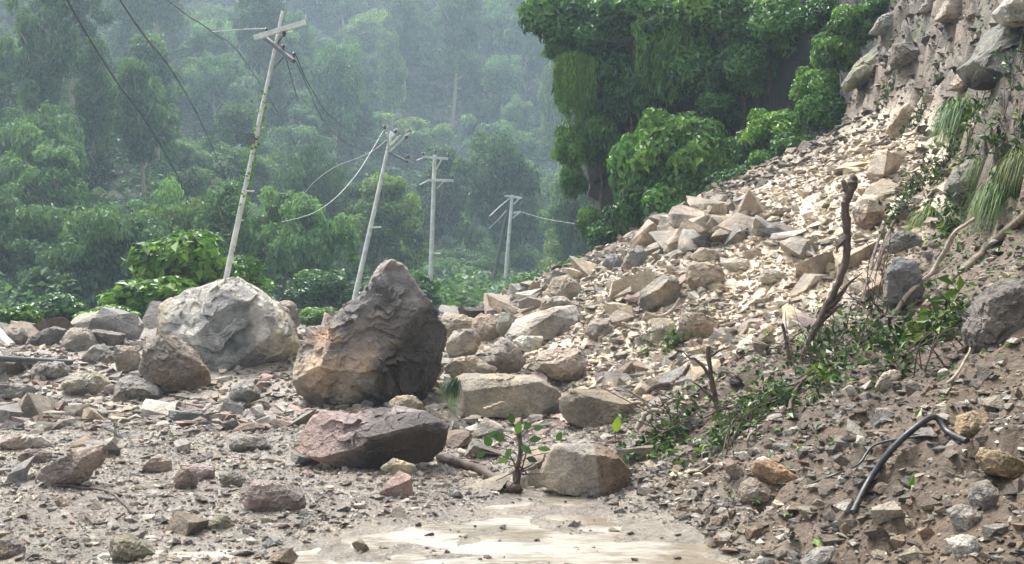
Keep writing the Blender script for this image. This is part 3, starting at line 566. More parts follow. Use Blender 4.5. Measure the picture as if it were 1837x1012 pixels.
for zn, n, smp, (s0, s1), pw_, pal in ZONES:
    for _ in range(n):
        x, y = smp(); s = (s0**(-pw_+1)+R.random()*(s1**(-pw_+1)-s0**(-pw_+1)))**(1/(-pw_+1))
        if abs(x) > .48*y+1.0: continue
        stp = float(steepness(np.array([x]), np.array([y]))[0])
        if zn == 'scree' and x < 4.5 and 14 < y < 19 and R.random() < .25: s *= 1.6
        if zn == 'scree' and y > 17: s = min(s, .5)*float(ip(y, [17, 20, 24, 28], [1.05, .85, .55, .42]))
        if stp > 1.2: s *= .5
        if stp > 1.5 and R.random() < .8: continue
        if zn == "scree" and y < float(ip(x, [0, 1, 3, 4.4, 5.5, 7.5], [13, 12.4, 11.8, 12.6, 14.2, 17.5]))-.2: continue
        if zn == "soil bank" and y > float(ip(x, [0, 1, 3, 4.4, 5.5, 7.5], [13, 12.4, 11.8, 12.6, 14.2, 17.5]))+.2: continue
        z = float(ground(x, y)); px, py = proj((x, y, z+s*.3)); sp = s/y*FPX
        if py > 1012+sp or px < -sp or px > 1837+sp: continue
        pm = float(puddle_mask(np.array([x]), np.array([y]))[0])
        if pm > .3 and sp > 5 and R.random() < .8: continue
        if covers(px, py, sp, y-s): continue
        brown = zn == "scree" and (y > 23.5 or stp > 1.0)
        colr = R.choice([(.16, .125, .09), (.20, .165, .125), (.25, .21, .16)]) if brown else R.choice(pal)
        cand.append([sp, x, y, z, s, px, py, colr, zn, R.randrange(len(GEN))])
cand.sort(key=lambda c: -c[0])
CW = {CREAM: "cream", TAN: "tan", GREY: "grey", DARK: "dark", PINK: "pinkish", BROWN: "brown", PALE: "pale"}
LM = [("the round pale boulder", 400, 600), ("the spired boulder", 668, 600), ("the front pinkish-and-dark slab", 665, 790), ("the puddle's blocky tan boulder", 1055, 845),
      ("the long flat-topped slab", 900, 710), ("the grey triangular boulder", 985, 590), ("the tilted upright scree block", 1185, 528), ("the half-buried rectangular block", 1268, 495),
      ("the leaning dead trunk", 1500, 480), ("the cube-like lit-topped block", 1558, 378), ("the bent black pipe", 1625, 850), ("the dented pinkish slab", 125, 838),
      ("the lone reddish-grey road slab", 490, 893), ("the olive-brown bottom rock", 232, 986), ("the uprooted seedling", 930, 830), ("the forked pale branch", 1200, 730),
      ("the brown faceted boulder", 310, 655), ("the grey gabled boulder", 145, 625), ("the upright pale shard", 1595, 682), ("the jutting brown slab", 1800, 835),
      ("the cream flat rock by the sprig", 1190, 598), ("the skyline pyramid rock", 1140, 465), ("the leftmost scree skyline block", 1010, 520), ("the wet brown-orange rock", 1395, 848),
      ("the long low dark slab", 350, 748), ("the mauve stone", 360, 848), ("the pale left-edge slab", 40, 792), ("the fallen root by the seedling", 850, 850), ("the flat upper scree slab", 1392, 384),
      ("the muddy diagonal log", 1740, 480), ("the standing pinkish scree slab", 1255, 588), ("the cube-shaped pale grey rock", 438, 704)]
def where_label(px, py, rank=0):
    o = sorted(LM, key=lambda l: (l[1]-px)**2+(l[2]-py)**2); n, x, y = o[rank]
    dx, dy = px-x, py-y; far = math.hypot(dx, dy)
    a = "right of" if dx > abs(dy) else "left of" if -dx > abs(dy) else "above" if dy < 0 else "below"
    if abs(dx) > .4*abs(dy) and abs(dy) > .4*abs(dx): a = ("above and " if dy < 0 else "below and ")+("right of" if dx > 0 else "left of")
    return ("just " if far < 60 else "well " if far > 170 else "")+a+" "+n, o[1][0]
used = {}
def uniq(base, px, py, second):
    for alt in [base]+[" ".join(base.split()[:4])+" "+where_label(px, py, k)[0] for k in (1, 2, 3, 4, 5)]:
        if alt not in used and len(alt.split()) <= 16: used[alt] = 1; return alt
    return base
N_THINGS = 298-N_HERO
gr = "fallen rocks scattered over the road and scree"
placed = 0; rest = []
for c in cand:
    sp, x, y, z, s, px, py, colr, zn, g = c
    if placed < N_THINGS and -sp*.5 < px < 1837+sp*.5 and py < 1012:
        me, word, dims = GEN[g]
        cw = CW.get(colr, "cream" if colr[0] > .55 else "tan" if colr[0] > .4 else "brown")
        size = "large" if sp > 34 else "medium" if sp > 22 else "small"
        w, second = where_label(px, py)
        v = R.uniform(.85, 1.12)
        o = link("rock", me, uniq(f"{size} {word} {cw} rock {w}", px, py, second), "rock", gr, loc=(x, y, z+s*dims[2]*R.uniform(-.1, .42)), color=tuple(q*v for q in colr))
        o.scale = (s, s, s*R.uniform(.8, 1.1)); o.rotation_euler = (R.uniform(-.6, .6), R.uniform(-.6, .6), R.uniform(0, 6.28)); placed += 1
    else: rest.append(c)
# small stones as joined geometry
def hull(seed, n=13, dims=(1, .85, .6)):
    rg = np.random.default_rng(seed); bm = bmesh.new(); p = rg.normal(size=(n, 3)); p /= np.linalg.norm(p, axis=1)[:, None]
    for q in p*np.array(dims)*rg.uniform(.8, 1, (n, 1)): bm.verts.new(q)
    r = bmesh.ops.convex_hull(bm, input=bm.verts)
    bmesh.ops.delete(bm, geom=[g for g in r['geom_interior'] if isinstance(g, bmesh.types.BMVert)], context='VERTS')
    bmesh.ops.triangulate(bm, faces=bm.faces); bm.verts.index_update()
    out_ = (np.array([v.co[:] for v in bm.verts]), np.array([[v.index for v in f.verts] for f in bm.faces])); bm.free(); return out_
HULLS = [hull(500+k, 8+k % 3, [(1, .85, .6), (1, .8, .35), (1, .9, .8), (1, .6, .45)][k % 4]) for k in range(16)]
def stones(name, label, items, mat=ROCK):
    """items: array x,y,z,s and colours -> one joined mesh"""
    VV, FF, CC, n = [], [], [], 0; items_a = np.array([i[:4] for i in items], float); cols = np.array([i[4] for i in items], float)
    pick = rng.integers(0, len(HULLS), len(items))
    for k, (hv, hf) in enumerate(HULLS):
        m_ = pick == k; it = items_a[m_]; cc = cols[m_]; q = len(it)
        if not q: continue
        a = rng.uniform(0, 6.28, q); tx = rng.uniform(-.5, .5, q); Rz = np.zeros((q, 3, 3))
        ca, sa, cb, sb = np.cos(a), np.sin(a), np.cos(tx), np.sin(tx)
        Rz[:, 0] = np.stack([ca, -sa*cb, sa*sb], 1); Rz[:, 1] = np.stack([sa, ca*cb, -ca*sb], 1); Rz[:, 2] = np.stack([0*a, sb, cb], 1)
        sc3 = it[:, 3][:, None]*rng.uniform(.75, 1.2, (q, 3))
        v = np.einsum('qij,qvj->qvi', Rz, hv[None]*sc3[:, None])+it[:, None, :3]
        f = hf[None]+(np.arange(q)*len(hv))[:, None, None]+n
        VV.append(v.reshape(-1, 3)); FF.append(f.reshape(-1, 3)); CC.append(np.repeat(cc*rng.uniform(.5, 1.35, (q, 1)), len(hv), 0)); n += q*len(hv)
    link(name, mesh_np(name, np.concatenate(VV), np.concatenate(FF), mat, False, {"col": ('FLOAT_COLOR', rgba(np.clip(np.concatenate(CC), 0, .9)))}), label, kind='stuff')
def bulk(n, smp, s0, s1, pw_, pal, flt=None):
    out_ = []; xy = smp(n); s = (s0**(1-pw_)+rng.random(n)*(s1**(1-pw_)-s0**(1-pw_)))**(1/(1-pw_)); z = ground(xy[:, 0], xy[:, 1])
    keep = (abs(xy[:, 0]) < .50*xy[:, 1]+.6)
    if flt is not None: keep &= flt(xy[:, 0], xy[:, 1], s)
    pi = rng.integers(0, len(pal), n)
    return [(xy[k, 0], xy[k, 1], z[k]+s[k]*.15, s[k], pal[pi[k]]) for k in np.nonzero(keep)[0]]
zone_rest = {"left rubble": [], "wet road": [], "scree": [], "soil bank": [], "foot": []}
for sp, x, y, z, s, px, py, colr, zn, g in rest: zone_rest[zn].append((x, y, z+s*.12, s, colr))
YB = lambda x: ip(x, [0, 1, 3, 4.4, 5.5, 7.5], [13, 12.4, 11.8, 12.6, 14.2, 17.5])
def road_smp(n): y = 3.5+11*rng.random(n)**.8; return np.stack([rng.uniform(-.5, .36, n)*y*1.02, y], 1)
road = bulk(42000, road_smp, .008, .06, 2.5, [TAN, GREY, PINK, PALE, TAN, PALE, DARK, (.60, .55, .50), (.62, .56, .48), (.18, .155, .13), (.15, .13, .11)],  # palest entries also paint wet sheen glints as stone colour
            lambda x, y, s: (x < footxy(y)+.3) & ((puddle_mask(x, y) < .35) | ((rng.random(len(x)) < .10) & (s < .03))))
for _ in range(170):
    x_, y_ = R.uniform(-2, 2), R.uniform(4.6, 9.5); s_ = R.choice([.012, .018, .02, .03, .045])
    if float(puddle_mask(np.array([x_]), np.array([y_]))[0]) > .2: road.append((x_, y_, max(-.017, float(ground(x_, y_)))+s_*.12, s_, (.13, .11, .09)))
stones("gravel", "small broken stones covering the wet road", road+zone_rest["wet road"], ROCK_WET)
def rub_smp(n): y = rng.uniform(12.5, 27, n); return np.stack([rng.uniform(-.5, .2, n)*y, y], 1)
stones("rubble", "broken stone rubble between the boulders", bulk(15000, rub_smp, .03, .2, 2.4, [TAN, GREY, PALE, PINK, BROWN, TAN])+zone_rest["left rubble"]+zone_rest["foot"])
def scr_smp(n): y = rng.uniform(11.5, 28.5, n); return np.stack([footxy(y)-.4+rng.random(n)*9.5, y], 1)
stones("scree_rubble", "cream loose stones covering the landslide scree", bulk(30000, scr_smp, .03, .16, 2.5, [CREAM, CREAM, (.66, .57, .43), PALE, TAN, (.48, .38, .30)],
       lambda x, y, s: ((smooth_noise(x+y*.4, y*.5, .9, 91) > -.1) | (rng.random(len(x)) < .35)) & (y > YB(x)) & (y < 22.5+rng.random(len(x))*2.5) & (steepness(x, y) < .8))+zone_rest["scree"])
def bank_smp(n): y = rng.uniform(4, 14, n); return np.stack([footxy(y)-.15+rng.random(n)**1.3*4.6, y], 1)
stones("bank_rubble", "grit and small stones in the dark soil bank", bulk(24000, bank_smp, .010, .10, 2.3, [TAN, BROWN, GREY, DARK, BROWN, PALE, (.2, .165, .13), (.13, .10, .08)],
       lambda x, y, s: (y < YB(x)+.6) & (steepness(x, y) < 2.4))+zone_rest["soil bank"])
def chute_smp(n): y = rng.uniform(17, 29, n); x = rng.uniform(-1, 12, n); return np.stack([x, y], 1)
stones("chute_rubble", "brown stones lodged in the bare upper chute and skyline band", bulk(12000, chute_smp, .03, .24, 2.4, [(.14, .11, .08), (.19, .155, .115), (.13, .105, .078), (.10, .08, .06), (.25, .20, .15)],
       lambda x, y, s: (steepness(x, y) > .8) | (y > 23.5)))

# ------------------------------------------------------------------ foliage
def leaves(Pc, N, Ls, Ws, tintv, rg, droop=.3, axis=None):
    """folded leaf quads: base Pc, facing N"""
    n = len(Pc)
    ax = rg.normal(size=(n, 3)) if axis is None else axis+rg.normal(size=(n, 3))*.35
    ax = ax-N*(ax*N).sum(1)[:, None]; ax[:, 2] -= droop; ax /= np.linalg.norm(ax, axis=1)[:, None]+1e-9
    sd_ = np.cross(ax, N); sd_ /= np.linalg.norm(sd_, axis=1)[:, None]+1e-9
    up = np.cross(sd_, ax); mid = Pc+ax*(Ls*.45)[:, None]
    a = mid+sd_*(Ws*.5)[:, None]+up*(Ws*.18)[:, None]; b_ = mid-sd_*(Ws*.5)[:, None]+up*(Ws*.18)[:, None]
    tip = Pc+ax*Ls[:, None]-up*(Ls*.12)[:, None]
    V = np.stack([Pc, a, tip, b_], 1).reshape(-1, 3); F = np.arange(n*4).reshape(n, 4)
    return V, F, np.repeat(tintv, 4)
def crown(seed, dims, ncl, per, leaf, mat, kind="dome", droop=.35, base=.0, clr=(.20, .34), soft=0):
    """foliage of many leaf clumps; dims = half width x,y and height"""
    rg = np.random.default_rng(seed); C = []; Rr = []
    while len(C) < ncl:
        u = rg.normal(size=3); u /= np.linalg.norm(u); rr = rg.uniform(.25, .82)**.6*.82
        p = u*rr
        if kind == "dome" and p[2] < -.35: continue
        if kind == "tall": p[2] *= 1.0
        if kind == "tiers": p[2] = np.round(p[2]*2.4)/2.4+rg.normal()*.05
        if kind == "drape": p[0] *= 1-.25*p[2]; p[1] *= 1-.25*p[2]
        C.append(p); Rr.append(rg.uniform(*clr)*(1.3 if rg.random() < .2 else 1))
    C = np.array(C); Rr = np.array(Rr)
    if soft: C[:, :2] *= (1+.35*rg.normal(size=(len(C), 1))*.5); C[:, 2] += .12*rg.normal(size=len(C)); lump = 1+.42*vnoise(C*1.8+seed, seed); C = C*lump[:, None]
    k = rg.choice(len(C), ncl*per, p=Rr**2/(Rr**2).sum()); n = len(k)
    u = rg.normal(size=(n, 3)); u[:, 2] = np.where(u[:, 2] < 0, u[:, 2]*.55, u[:, 2]); u /= np.linalg.norm(u, axis=1)[:, None]
    fl = .55 if kind == "tiers" else .8
    q = C[k]+u*(Rr[k]*(1-(.42+.2*soft)*rg.random(n)**2.2)*(1.06+soft*.25*rg.random(n)**3))[:, None]*np.array((1, 1, fl))
    dm = np.array(dims); Pm = q*dm*.9; Pm[:, 2] += dm[2]*(.9+base)
    N = u*.95+np.array((0, 0, .40))+rg.normal(size=(n, 3))*(.28+.14*soft); N /= np.linalg.norm(N, axis=1)[:, None]
    ct = rg.uniform(-.22, .22, len(C)); t = .44+ct[k]+rg.normal(size=n)*.12
    Ls = leaf*rg.uniform(.6, 1.35, n); V, F, tt = leaves(Pm, N, Ls, Ls*rg.uniform(.42, .65, n), t, rg, droop)
    return mesh_np("foliage", V, F, mat, False, {"tint": ('FLOAT', np.clip(tt, 0, 1))})
def trunk_mesh(seed, h, r, nb=5, spread=.5, mat=BARK):
    rg = np.random.default_rng(seed); mb = MB(); z = np.linspace(-.8, h, 8); w = np.cumsum(rg.normal(size=(8, 2))*.06*h/8*2, 0); w[0] = 0
    pts = np.column_stack([w, z]); mb.tube(pts, r*(1-.75*np.linspace(0, 1, 8)), 7)
    for k in range(nb):
        i = rg.integers(3, 7); a = rg.uniform(0, 6.28); l = h*spread*rg.uniform(.5, 1)
        e = pts[i]+np.array((math.cos(a)*l, math.sin(a)*l, l*.6)); m_ = (pts[i]+e)/2+np.array((0, 0, -l*.08))
        mb.tube([pts[i], m_, e], [r*.42, r*.3, r*.1], 5)
    return mb.mesh("trunk", mat)
TREES = []
for k, (dims, ncl, per, kind, lf) in enumerate([((4.6, 4.6, 3.4), 46, 150, "dome", .52), ((3.6, 3.6, 4.6), 44, 150, "tall", .5), ((5.4, 5.0, 3.0), 50, 140, "tiers", .55), ((4.0, 4.0, 4.4), 44, 150, "drape", .48),
                                                ((5.0, 4.6, 3.2), 30, 200, "dome", .5), ((3.2, 3.2, 5.2), 40, 150, "drape", .46), ((4.8, 4.8, 3.8), 60, 120, "tiers", .5), ((4.2, 4.4, 3.6), 52, 130, "dome", .6)]):
    TREES.append((crown(900+k, dims, int(ncl*1.5), int(per*1.0), lf*.70, LEAF_FAR, kind, base=.35 if kind != 'tall' else .75, clr=[(.09, .27), (.08, .24), (.07, .30), (.10, .25)][k % 4], soft=1), trunk_mesh(950+k, dims[2]*(1.7 if kind != 'tall' else 2.2), .26, 6, .3, BARK_PALE), dims, kind))
KW = {"dome": "round-crowned", "tall": "tall narrow", "tiers": "layered", "drape": "vine-draped"}
def tree(x, y, z, s, k, label, group, colr):
    cm, tm, dims, kind = TREES[k]
    e = link("tree", None, label, "tree", group, loc=(x, y, z)); e.scale = (s*R.uniform(.8, 1.2), s*R.uniform(.8, 1.2), s*R.choice([.75, .9, 1, 1.1, 1.3, 1.65])); e.rotation_euler = (R.uniform(-.12, .12), R.uniform(-.12, .12), R.uniform(0, 6.28))
    link("trunk", tm, parent=e); link("crown", cm, parent=e, color=colr)
FARLM = [("the tall leaning pole", 455, 260), ("the wire-tangled second pole", 675, 380), ("the two-armed third pole", 777, 400), ("the farthest pole", 915, 450), ("the photo's top left corner", 0, 0),
         ("the left-edge bush", 30, 570), ("the bright roadside shrub", 330, 480), ("the hanging cliff foliage", 1000, 200), ("the photo's top middle", 700, 0), ("the round pale boulder", 400, 560)]
pts = []; tries = 0; NT = 285
ylim = 290
cands = []
for _ in range(30000):
    y = 50+(ylim-50)*R.random()**1.0; x = R.uniform(-.53, .12)*y
    z = float(mground(x, y)); 
    if z < 0.: continue
    s = R.uniform(.7, 1.25)*float(ip(y, [50, 75, 110, 170, 240, 290], [.62, .85, 1.05, 1.35, 1.75, 1.9]))
    top = z+8*s; px, py = proj((x, y, z+5*s))
    if proj((x, y, z))[1] < -25: continue
    t_ = np.linspace(.25, .97, 40); hx, hy = x*t_, y*t_; hz = EYE+(top-EYE)*t_
    blk = (mground(hx, hy)+3.0*(hy > 55)*sst(.3, 2, mground(hx, hy)) > hz+.5) & (hy > 48)
    if blk.any(): continue
    if px > 1075: continue
    if y < 105 and 700 < px < 1010: continue
    if y < 78 and 560 < px < 1075: continue
    ok = all((x-a)**2+((y-b_)*.75)**2 > (2.55*(s+c_))**2 for a, b_, c_ in pts)
    if ok: pts.append((x, y, s)); cands.append((x, y, z, s, px, py))
    if len(pts) >= NT: break
for x, y, z, s, px, py in cands:
    k = R.randrange(len(TREES)); kind = TREES[k][3]; v = R.uniform(.6, 1.5); yel = R.random()
    colr = (v*(1+.35*(yel > .8)), v*(1+.12*(yel > .8)), v*(.95-.2*(yel > .8)))
    tone = "yellowish green" if yel > .8 else "pale green" if v > 1.15 else "deep green" if v < .9 else "green"
    dist = "nearer spur" if y < 110 else "middle ridge" if y < 180 else "hazy far slope"
    sz = "big" if s > 1.25 else "small" if s < .8 else "middling"
    lab = None
    for n_, ax_, ay_ in sorted(FARLM, key=lambda l: (l[1]-px)**2+(l[2]-py)**2)[:7]:
        dx, dy = px-ax_, py-ay_; far = math.hypot(dx, dy)
        a = "right of" if dx > abs(dy) else "left of" if -dx > abs(dy) else "above" if dy < 0 else "below"
        if "corner" in n_ or "middle" in n_: a = "below"
        t = f"{sz} {KW[kind]} {tone} tree, {dist}, {'just ' if far < 70 else 'well ' if far > 170 else ''}{a} {n_}"
        if len(t.split()) > 16: t = t.replace(sz+" ", "", 1)
        if len(t.split()) > 16: t = t.replace(", "+dist, "")
        if lab is None: lab = t
        if t not in used: lab = t; break
    used[lab] = 1
    tree(x, y, z-1.0*s, s, k, lab, "forest trees across the valley", colr)
# understorey on the mountain
n = 110000; yy = 47+250*rng.random(n)**.95; xx = rng.uniform(-.56, .2, n)*yy; zz = mground(xx, yy); kp = (zz > -.2) & (EYE-(zz-EYE)*0 > 0) & ((zz-EYE)/yy < .29); xx, yy, zz = xx[kp], yy[kp], zz[kp]; n = len(xx)
N = rng.normal(size=(n, 3))*.5+np.array((0, -.35, .9)); N /= np.linalg.norm(N, axis=1)[:, None]
lum = vnoise(np.stack([xx*.35, yy*.35, zz*0], 1), 3)
Pc = np.stack([xx, yy, zz+rng.random(n)*(1.6+.9*lum)], 1); Ls = rng.uniform(.35, .8, n)*np.interp(yy, [47, 90, 290], [.8, 1.1, 2.2])
V, F, tt = leaves(Pc, N, Ls, Ls*.6, np.clip(.2+.14*lum+rng.normal(size=n)*.10+.22*sst(85, 60, yy), 0, 1), rng, .2)
link("undergrowth", mesh_np("undergrowth", V, F, LEAF_FAR, False, {"tint": ('FLOAT', tt)}), "dense low greenery under the forest trees", kind='stuff')

# near shrubs
SH = [crown(1200+k, (1, 1, 1), [30, 38, 34, 26][k], [185, 160, 165, 200][k], [.155, .135, .17, .14][k], LEAF, ["dome", "drape", "dome", "tall"][k], droop=.55, clr=(.22, .36)) for k in range(4)]
BROAD = [crown(1300+k, (1, 1, 1), 26, 60, .23, LEAF, "dome", droop=.5, clr=(.24, .38)) for k in range(2)]
def curtain(seed, leaf=.13, n_str=90, per=46):
    """hanging creeper: strands falling from a brow, unit width and height, origin at top"""
    rg = np.random.default_rng(seed); Pc, N, T_i, A = [], [], [], []
    for k in range(n_str):
        x0 = rg.uniform(-1, 1); y0 = -rg.uniform(0, .45)*(1-x0*x0*.6); l = rg.uniform(.5, 1)*(1-.45*abs(x0)**2)*2.0; t = np.sort(rg.random(per))
        z = -t*l; b_ = np.sin(t*2.6)*.25
        Pc.append(np.stack([x0+rg.normal()*.05*t+rg.normal(size=per)*.05, y0-b_+rg.normal(size=per)*.06, .15*(1-x0**2)+z+rg.normal(size=per)*.03], 1))
        tn = rg.uniform(-.16, .16); T_i.append(.42+tn+rg.normal(size=per)*.10+.18*(1-t))
        N.append(np.tile((x0*.3, -1, .55), (per, 1))+rg.normal(size=(per, 3))*.4)
    Pc, N, T_i = np.concatenate(Pc), np.concatenate(N), np.concatenate(T_i); N /= np.linalg.norm(N, axis=1)[:, None]
    Ls = leaf*rg.uniform(.6, 1.4, len(Pc)); V, F, tt = leaves(Pc, N, Ls, Ls*.36, T_i, rg, 1.1)
    return mesh_np("creeper", V, F, LEAF, False, {"tint": ('FLOAT', np.clip(tt, 0, 1))})
FINE = [0]
CU = [curtain(1400+k, [.20, .17, .22][k]) for k in range(3)]
STEM = trunk_mesh(77, 1.3, .05, 7, .6)
def shrub(mesh, px, py, d, w, h, label, group, colr=(1, 1, 1), hang=False, name="shrub"):
    """mesh centred on the pixel, w and h in photo pixels at distance d"""
    s = d/FPX; p = P(px, py, d); e = link(name, None, label, "creeper" if hang else "shrub", group, loc=p)
    if hang: e.location = P(px, py-h/2, d); e.scale = (w/2*s, w/2*s, h/2*s)
    else: e.location = p-np.array((0, 0, h/2*s)); e.scale = (w/2*s/1.0, w/2*s*.8, h/2*s/1.0); e.rotation_euler = (0, 0, R.uniform(-.6, .6))
    link("foliage", mesh, parent=e, color=colr)
    if not hang: link("stem", STEM, parent=e, loc=(0, 0, 0))
    return e
GC = "shrubs and creepers hanging over the right cliff"
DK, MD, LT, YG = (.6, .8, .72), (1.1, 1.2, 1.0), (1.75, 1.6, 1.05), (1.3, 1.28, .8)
cliff = [ # mesh list, px, py, dist or None, w, h, colour, hang, label
 (SH, 1010, 30, 35.5, 170, 150, MD, 0, "dark leafy spray jutting into the haze at the cliff's top left tip"),
 (SH, 1045, 55, 35.2, 150, 120, DK, 0, "dark bushy clump behind the jutting spray at the cliff top"),
 (SH, 1130, 20, 35.0, 180, 130, MD, 0, "dense shrub on the cliff top right of the jutting spray"),
 (SH, 1215, 40, 34.5, 170, 150, MD, 0, "shrub on the cliff top above the yellowish moss curtain"),
 (SH, 1290, 20, 34.0, 180, 140, LT, 0, "brighter shrub at the top middle of the cliff"),
 (SH, 1375, 35, 33.5, 190, 160, MD, 0, "broad shrub at the cliff top before the dark hollow"),
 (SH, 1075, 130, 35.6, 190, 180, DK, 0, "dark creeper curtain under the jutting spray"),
 (CU, 1030, 180, 35.0, 70, 150, YG, 1, "narrow yellow-green creeper curtain near the cliff's left edge"),
 (SH, 1040, 150, 35.3, 90, 90, MD, 0, "small shrub between the cliff tip and the narrow creeper curtain"),
 (SH, 1022, 255, 34.9, 80, 110, YG, 0, "yellowish shrub bulging from the cliff's left edge"),
 (SH, 1075, 240, 35.4, 110, 170, MD, 0, "green creeper fall beside the cliff's left edge curtain"),
 (SH, 1030, 320, 35.0, 70, 80, MD, 0, "lowest small shrub clinging to the cliff's left edge"),
 (SH, 980, 25, 35.4, 70, 60, MD, 0, "leafy tip reaching farthest left over the valley"),
 (SH, 1000, 85, 35.4, 70, 60, MD, 0, "second leafy tip under the farthest-left one"),
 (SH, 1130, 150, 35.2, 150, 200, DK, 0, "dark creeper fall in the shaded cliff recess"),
 (CU, 1200, 120, 34.5, 120, 170, YG, 1, "yellowish moss-like curtain hanging in the middle of the cliff"),
 (SH, 1260, 130, 34, 150, 130, MD, 0, "mid-cliff shrub right of the yellowish moss curtain"),
 (SH, 1330, 110, 33.6, 150, 150, MD, 0, "drooping mid-cliff shrub beside the dark hollow"),
 (CU, 1375, 110, 33.8, 90, 120, DK, 1, "dark creeper fall along the left of the deep hollow"),
 (SH, 1290, 195, 33.4, 120, 90, MD, 0, "small shrub above the big rounded bush"),
 (SH, 1170, 300, 32.0, 180, 230, MD, 0, "left dark half of the big rounded bush at the cliff foot"),
 (SH, 1215, 250, 31.4, 210, 190, LT, 0, "crown of the big rounded bush at the cliff foot"),
 (SH, 1265, 300, 31.2, 200, 200, LT, 0, "bright middle of the big rounded bush at the cliff foot"),
 (SH, 1150, 370, 31.6, 170, 150, MD, 0, "low bush left below the big rounded bush"),
 (SH, 1230, 365, 30.8, 190, 140, MD, 0, "dark green bush behind the scree skyline"),
 (SH, 1310, 330, 30.2, 170, 120, MD, 0, "bush above the brown skyline band of the scree"),
 (SH, 1100, 420, 33.0, 120, 80, MD, 0, "lowest bush at the left end of the scree skyline"),
 (SH, 1060, 395, 33.8, 70, 70, LT, 0, "little bright bush at the cliff's lower left corner"),
 (SH, 1345, 265, 31.2, 130, 90, MD, 0, "shrub between the rounded bush and the hollow"),
 (SH, 1390, 225, 30.5, 140, 110, LT, 0, "leafy shrub right below the dark hollow"),
 (SH, 1430, 265, 29.4, 120, 90, MD, 0, "shrub at the chute's lower left rim"),
 (SH, 1385, 300, 29.6, 130, 90, MD, 0, "low shrub above the scree's upper skyline"),
 (SH, 1480, 200, 28.8, 130, 110, MD, 0, "shrub on the chute's left rim below the mossy slab"),
 (SH, 1465, 145, 29.2, 110, 100, LT, 0, "bright shrub on the chute's left rim beside the hollow"),
 (SH, 1500, 90, 29.2, 120, 110, LT, 0, "upper bright shrub on the chute's left rim"),
 (SH, 1535, 40, 29.0, 130, 100, LT, 0, "shrub at the top of the chute's left rim"),
 (SH, 1470, 30, 30.5, 130, 90, DK, 0, "dark shrub above the hollow at the top"),
 (SH, 1590, 5, 28.6, 110, 60, MD, 0, "topmost shrub left of the chute"),
 (SH, 1700, 15, 25.0, 70, 60, MD, 0, "shrub tuft between the chute's two top rocks"),
 (SH, 1775, 30, 22.0, 60, 70, LT, 0, "small shrub beside the dark overhanging rock's pale cap"),
]
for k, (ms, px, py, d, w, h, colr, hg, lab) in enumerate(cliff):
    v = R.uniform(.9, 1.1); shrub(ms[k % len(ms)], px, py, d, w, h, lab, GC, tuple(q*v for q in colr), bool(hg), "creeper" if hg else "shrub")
GB = "roadside shrubs behind the boulders"
for px, py, d, w, h, ms, colr, lab in [
 (325, 470, 30, 235, 165, BROAD, (1.9, 1.65, .9), "bright broad-leaved climbing shrub behind the round pale boulder"),
 (270, 530, 28, 190, 110, BROAD, (1.8, 1.6, .9), "lower broad-leaved shrub left of the round pale boulder"),
 (400, 500, 31, 220, 150, SH, (1.6, 1.5, .95), "leafy shrub around the foot of the tall leaning pole"),
 (200, 570, 27, 150, 60, SH, (1.7, 1.6, .8), "low grassy shrub above the left rubble row"),
 (340, 430, 33, 120, 60, BROAD, (1.4, 1.3, .9), "topmost tuft of the bright climbing shrub"),
 (25, 572, 24, 110, 80, BROAD, (1.6, 1.45, .8), "bright bush at the left edge above the rubble"),
 (580, 568, 40, 120, 50, SH, (1.6, 1.4, .8), "low yellow-green shrub in the gap between the two big boulders"),
 (590, 520, 48, 200, 110, SH, (.9, 1, .8), "green shrub behind the gap between the two big boulders"),
 (830, 545, 55, 110, 60, SH, (1.9, 1.5, .7), "yellow-green low bush at the foot of the third pole"),
 (885, 552, 58, 90, 40, SH, (1.9, 1.4, .6), "yellowish bush below the dark slanted strut pole"),
 (960, 520, 46, 150, 90, SH, (.8, .95, .8), "dark green shrub at the left end of the scree"),
 (1040, 490, 40, 130, 80, SH, (.9, 1, .75), "shrub behind the skyline block of the scree"),
 (740, 520, 52, 140, 90, SH, (.9, 1., .8), "green shrub behind the spired boulder"),
 (100, 560, 36, 170, 90, SH, (.75, .85, .8), "dark shrub behind the left rubble row"),
]: shrub(ms[R.randrange(len(ms))], px, py, d, w, h, lab, GB, colr)
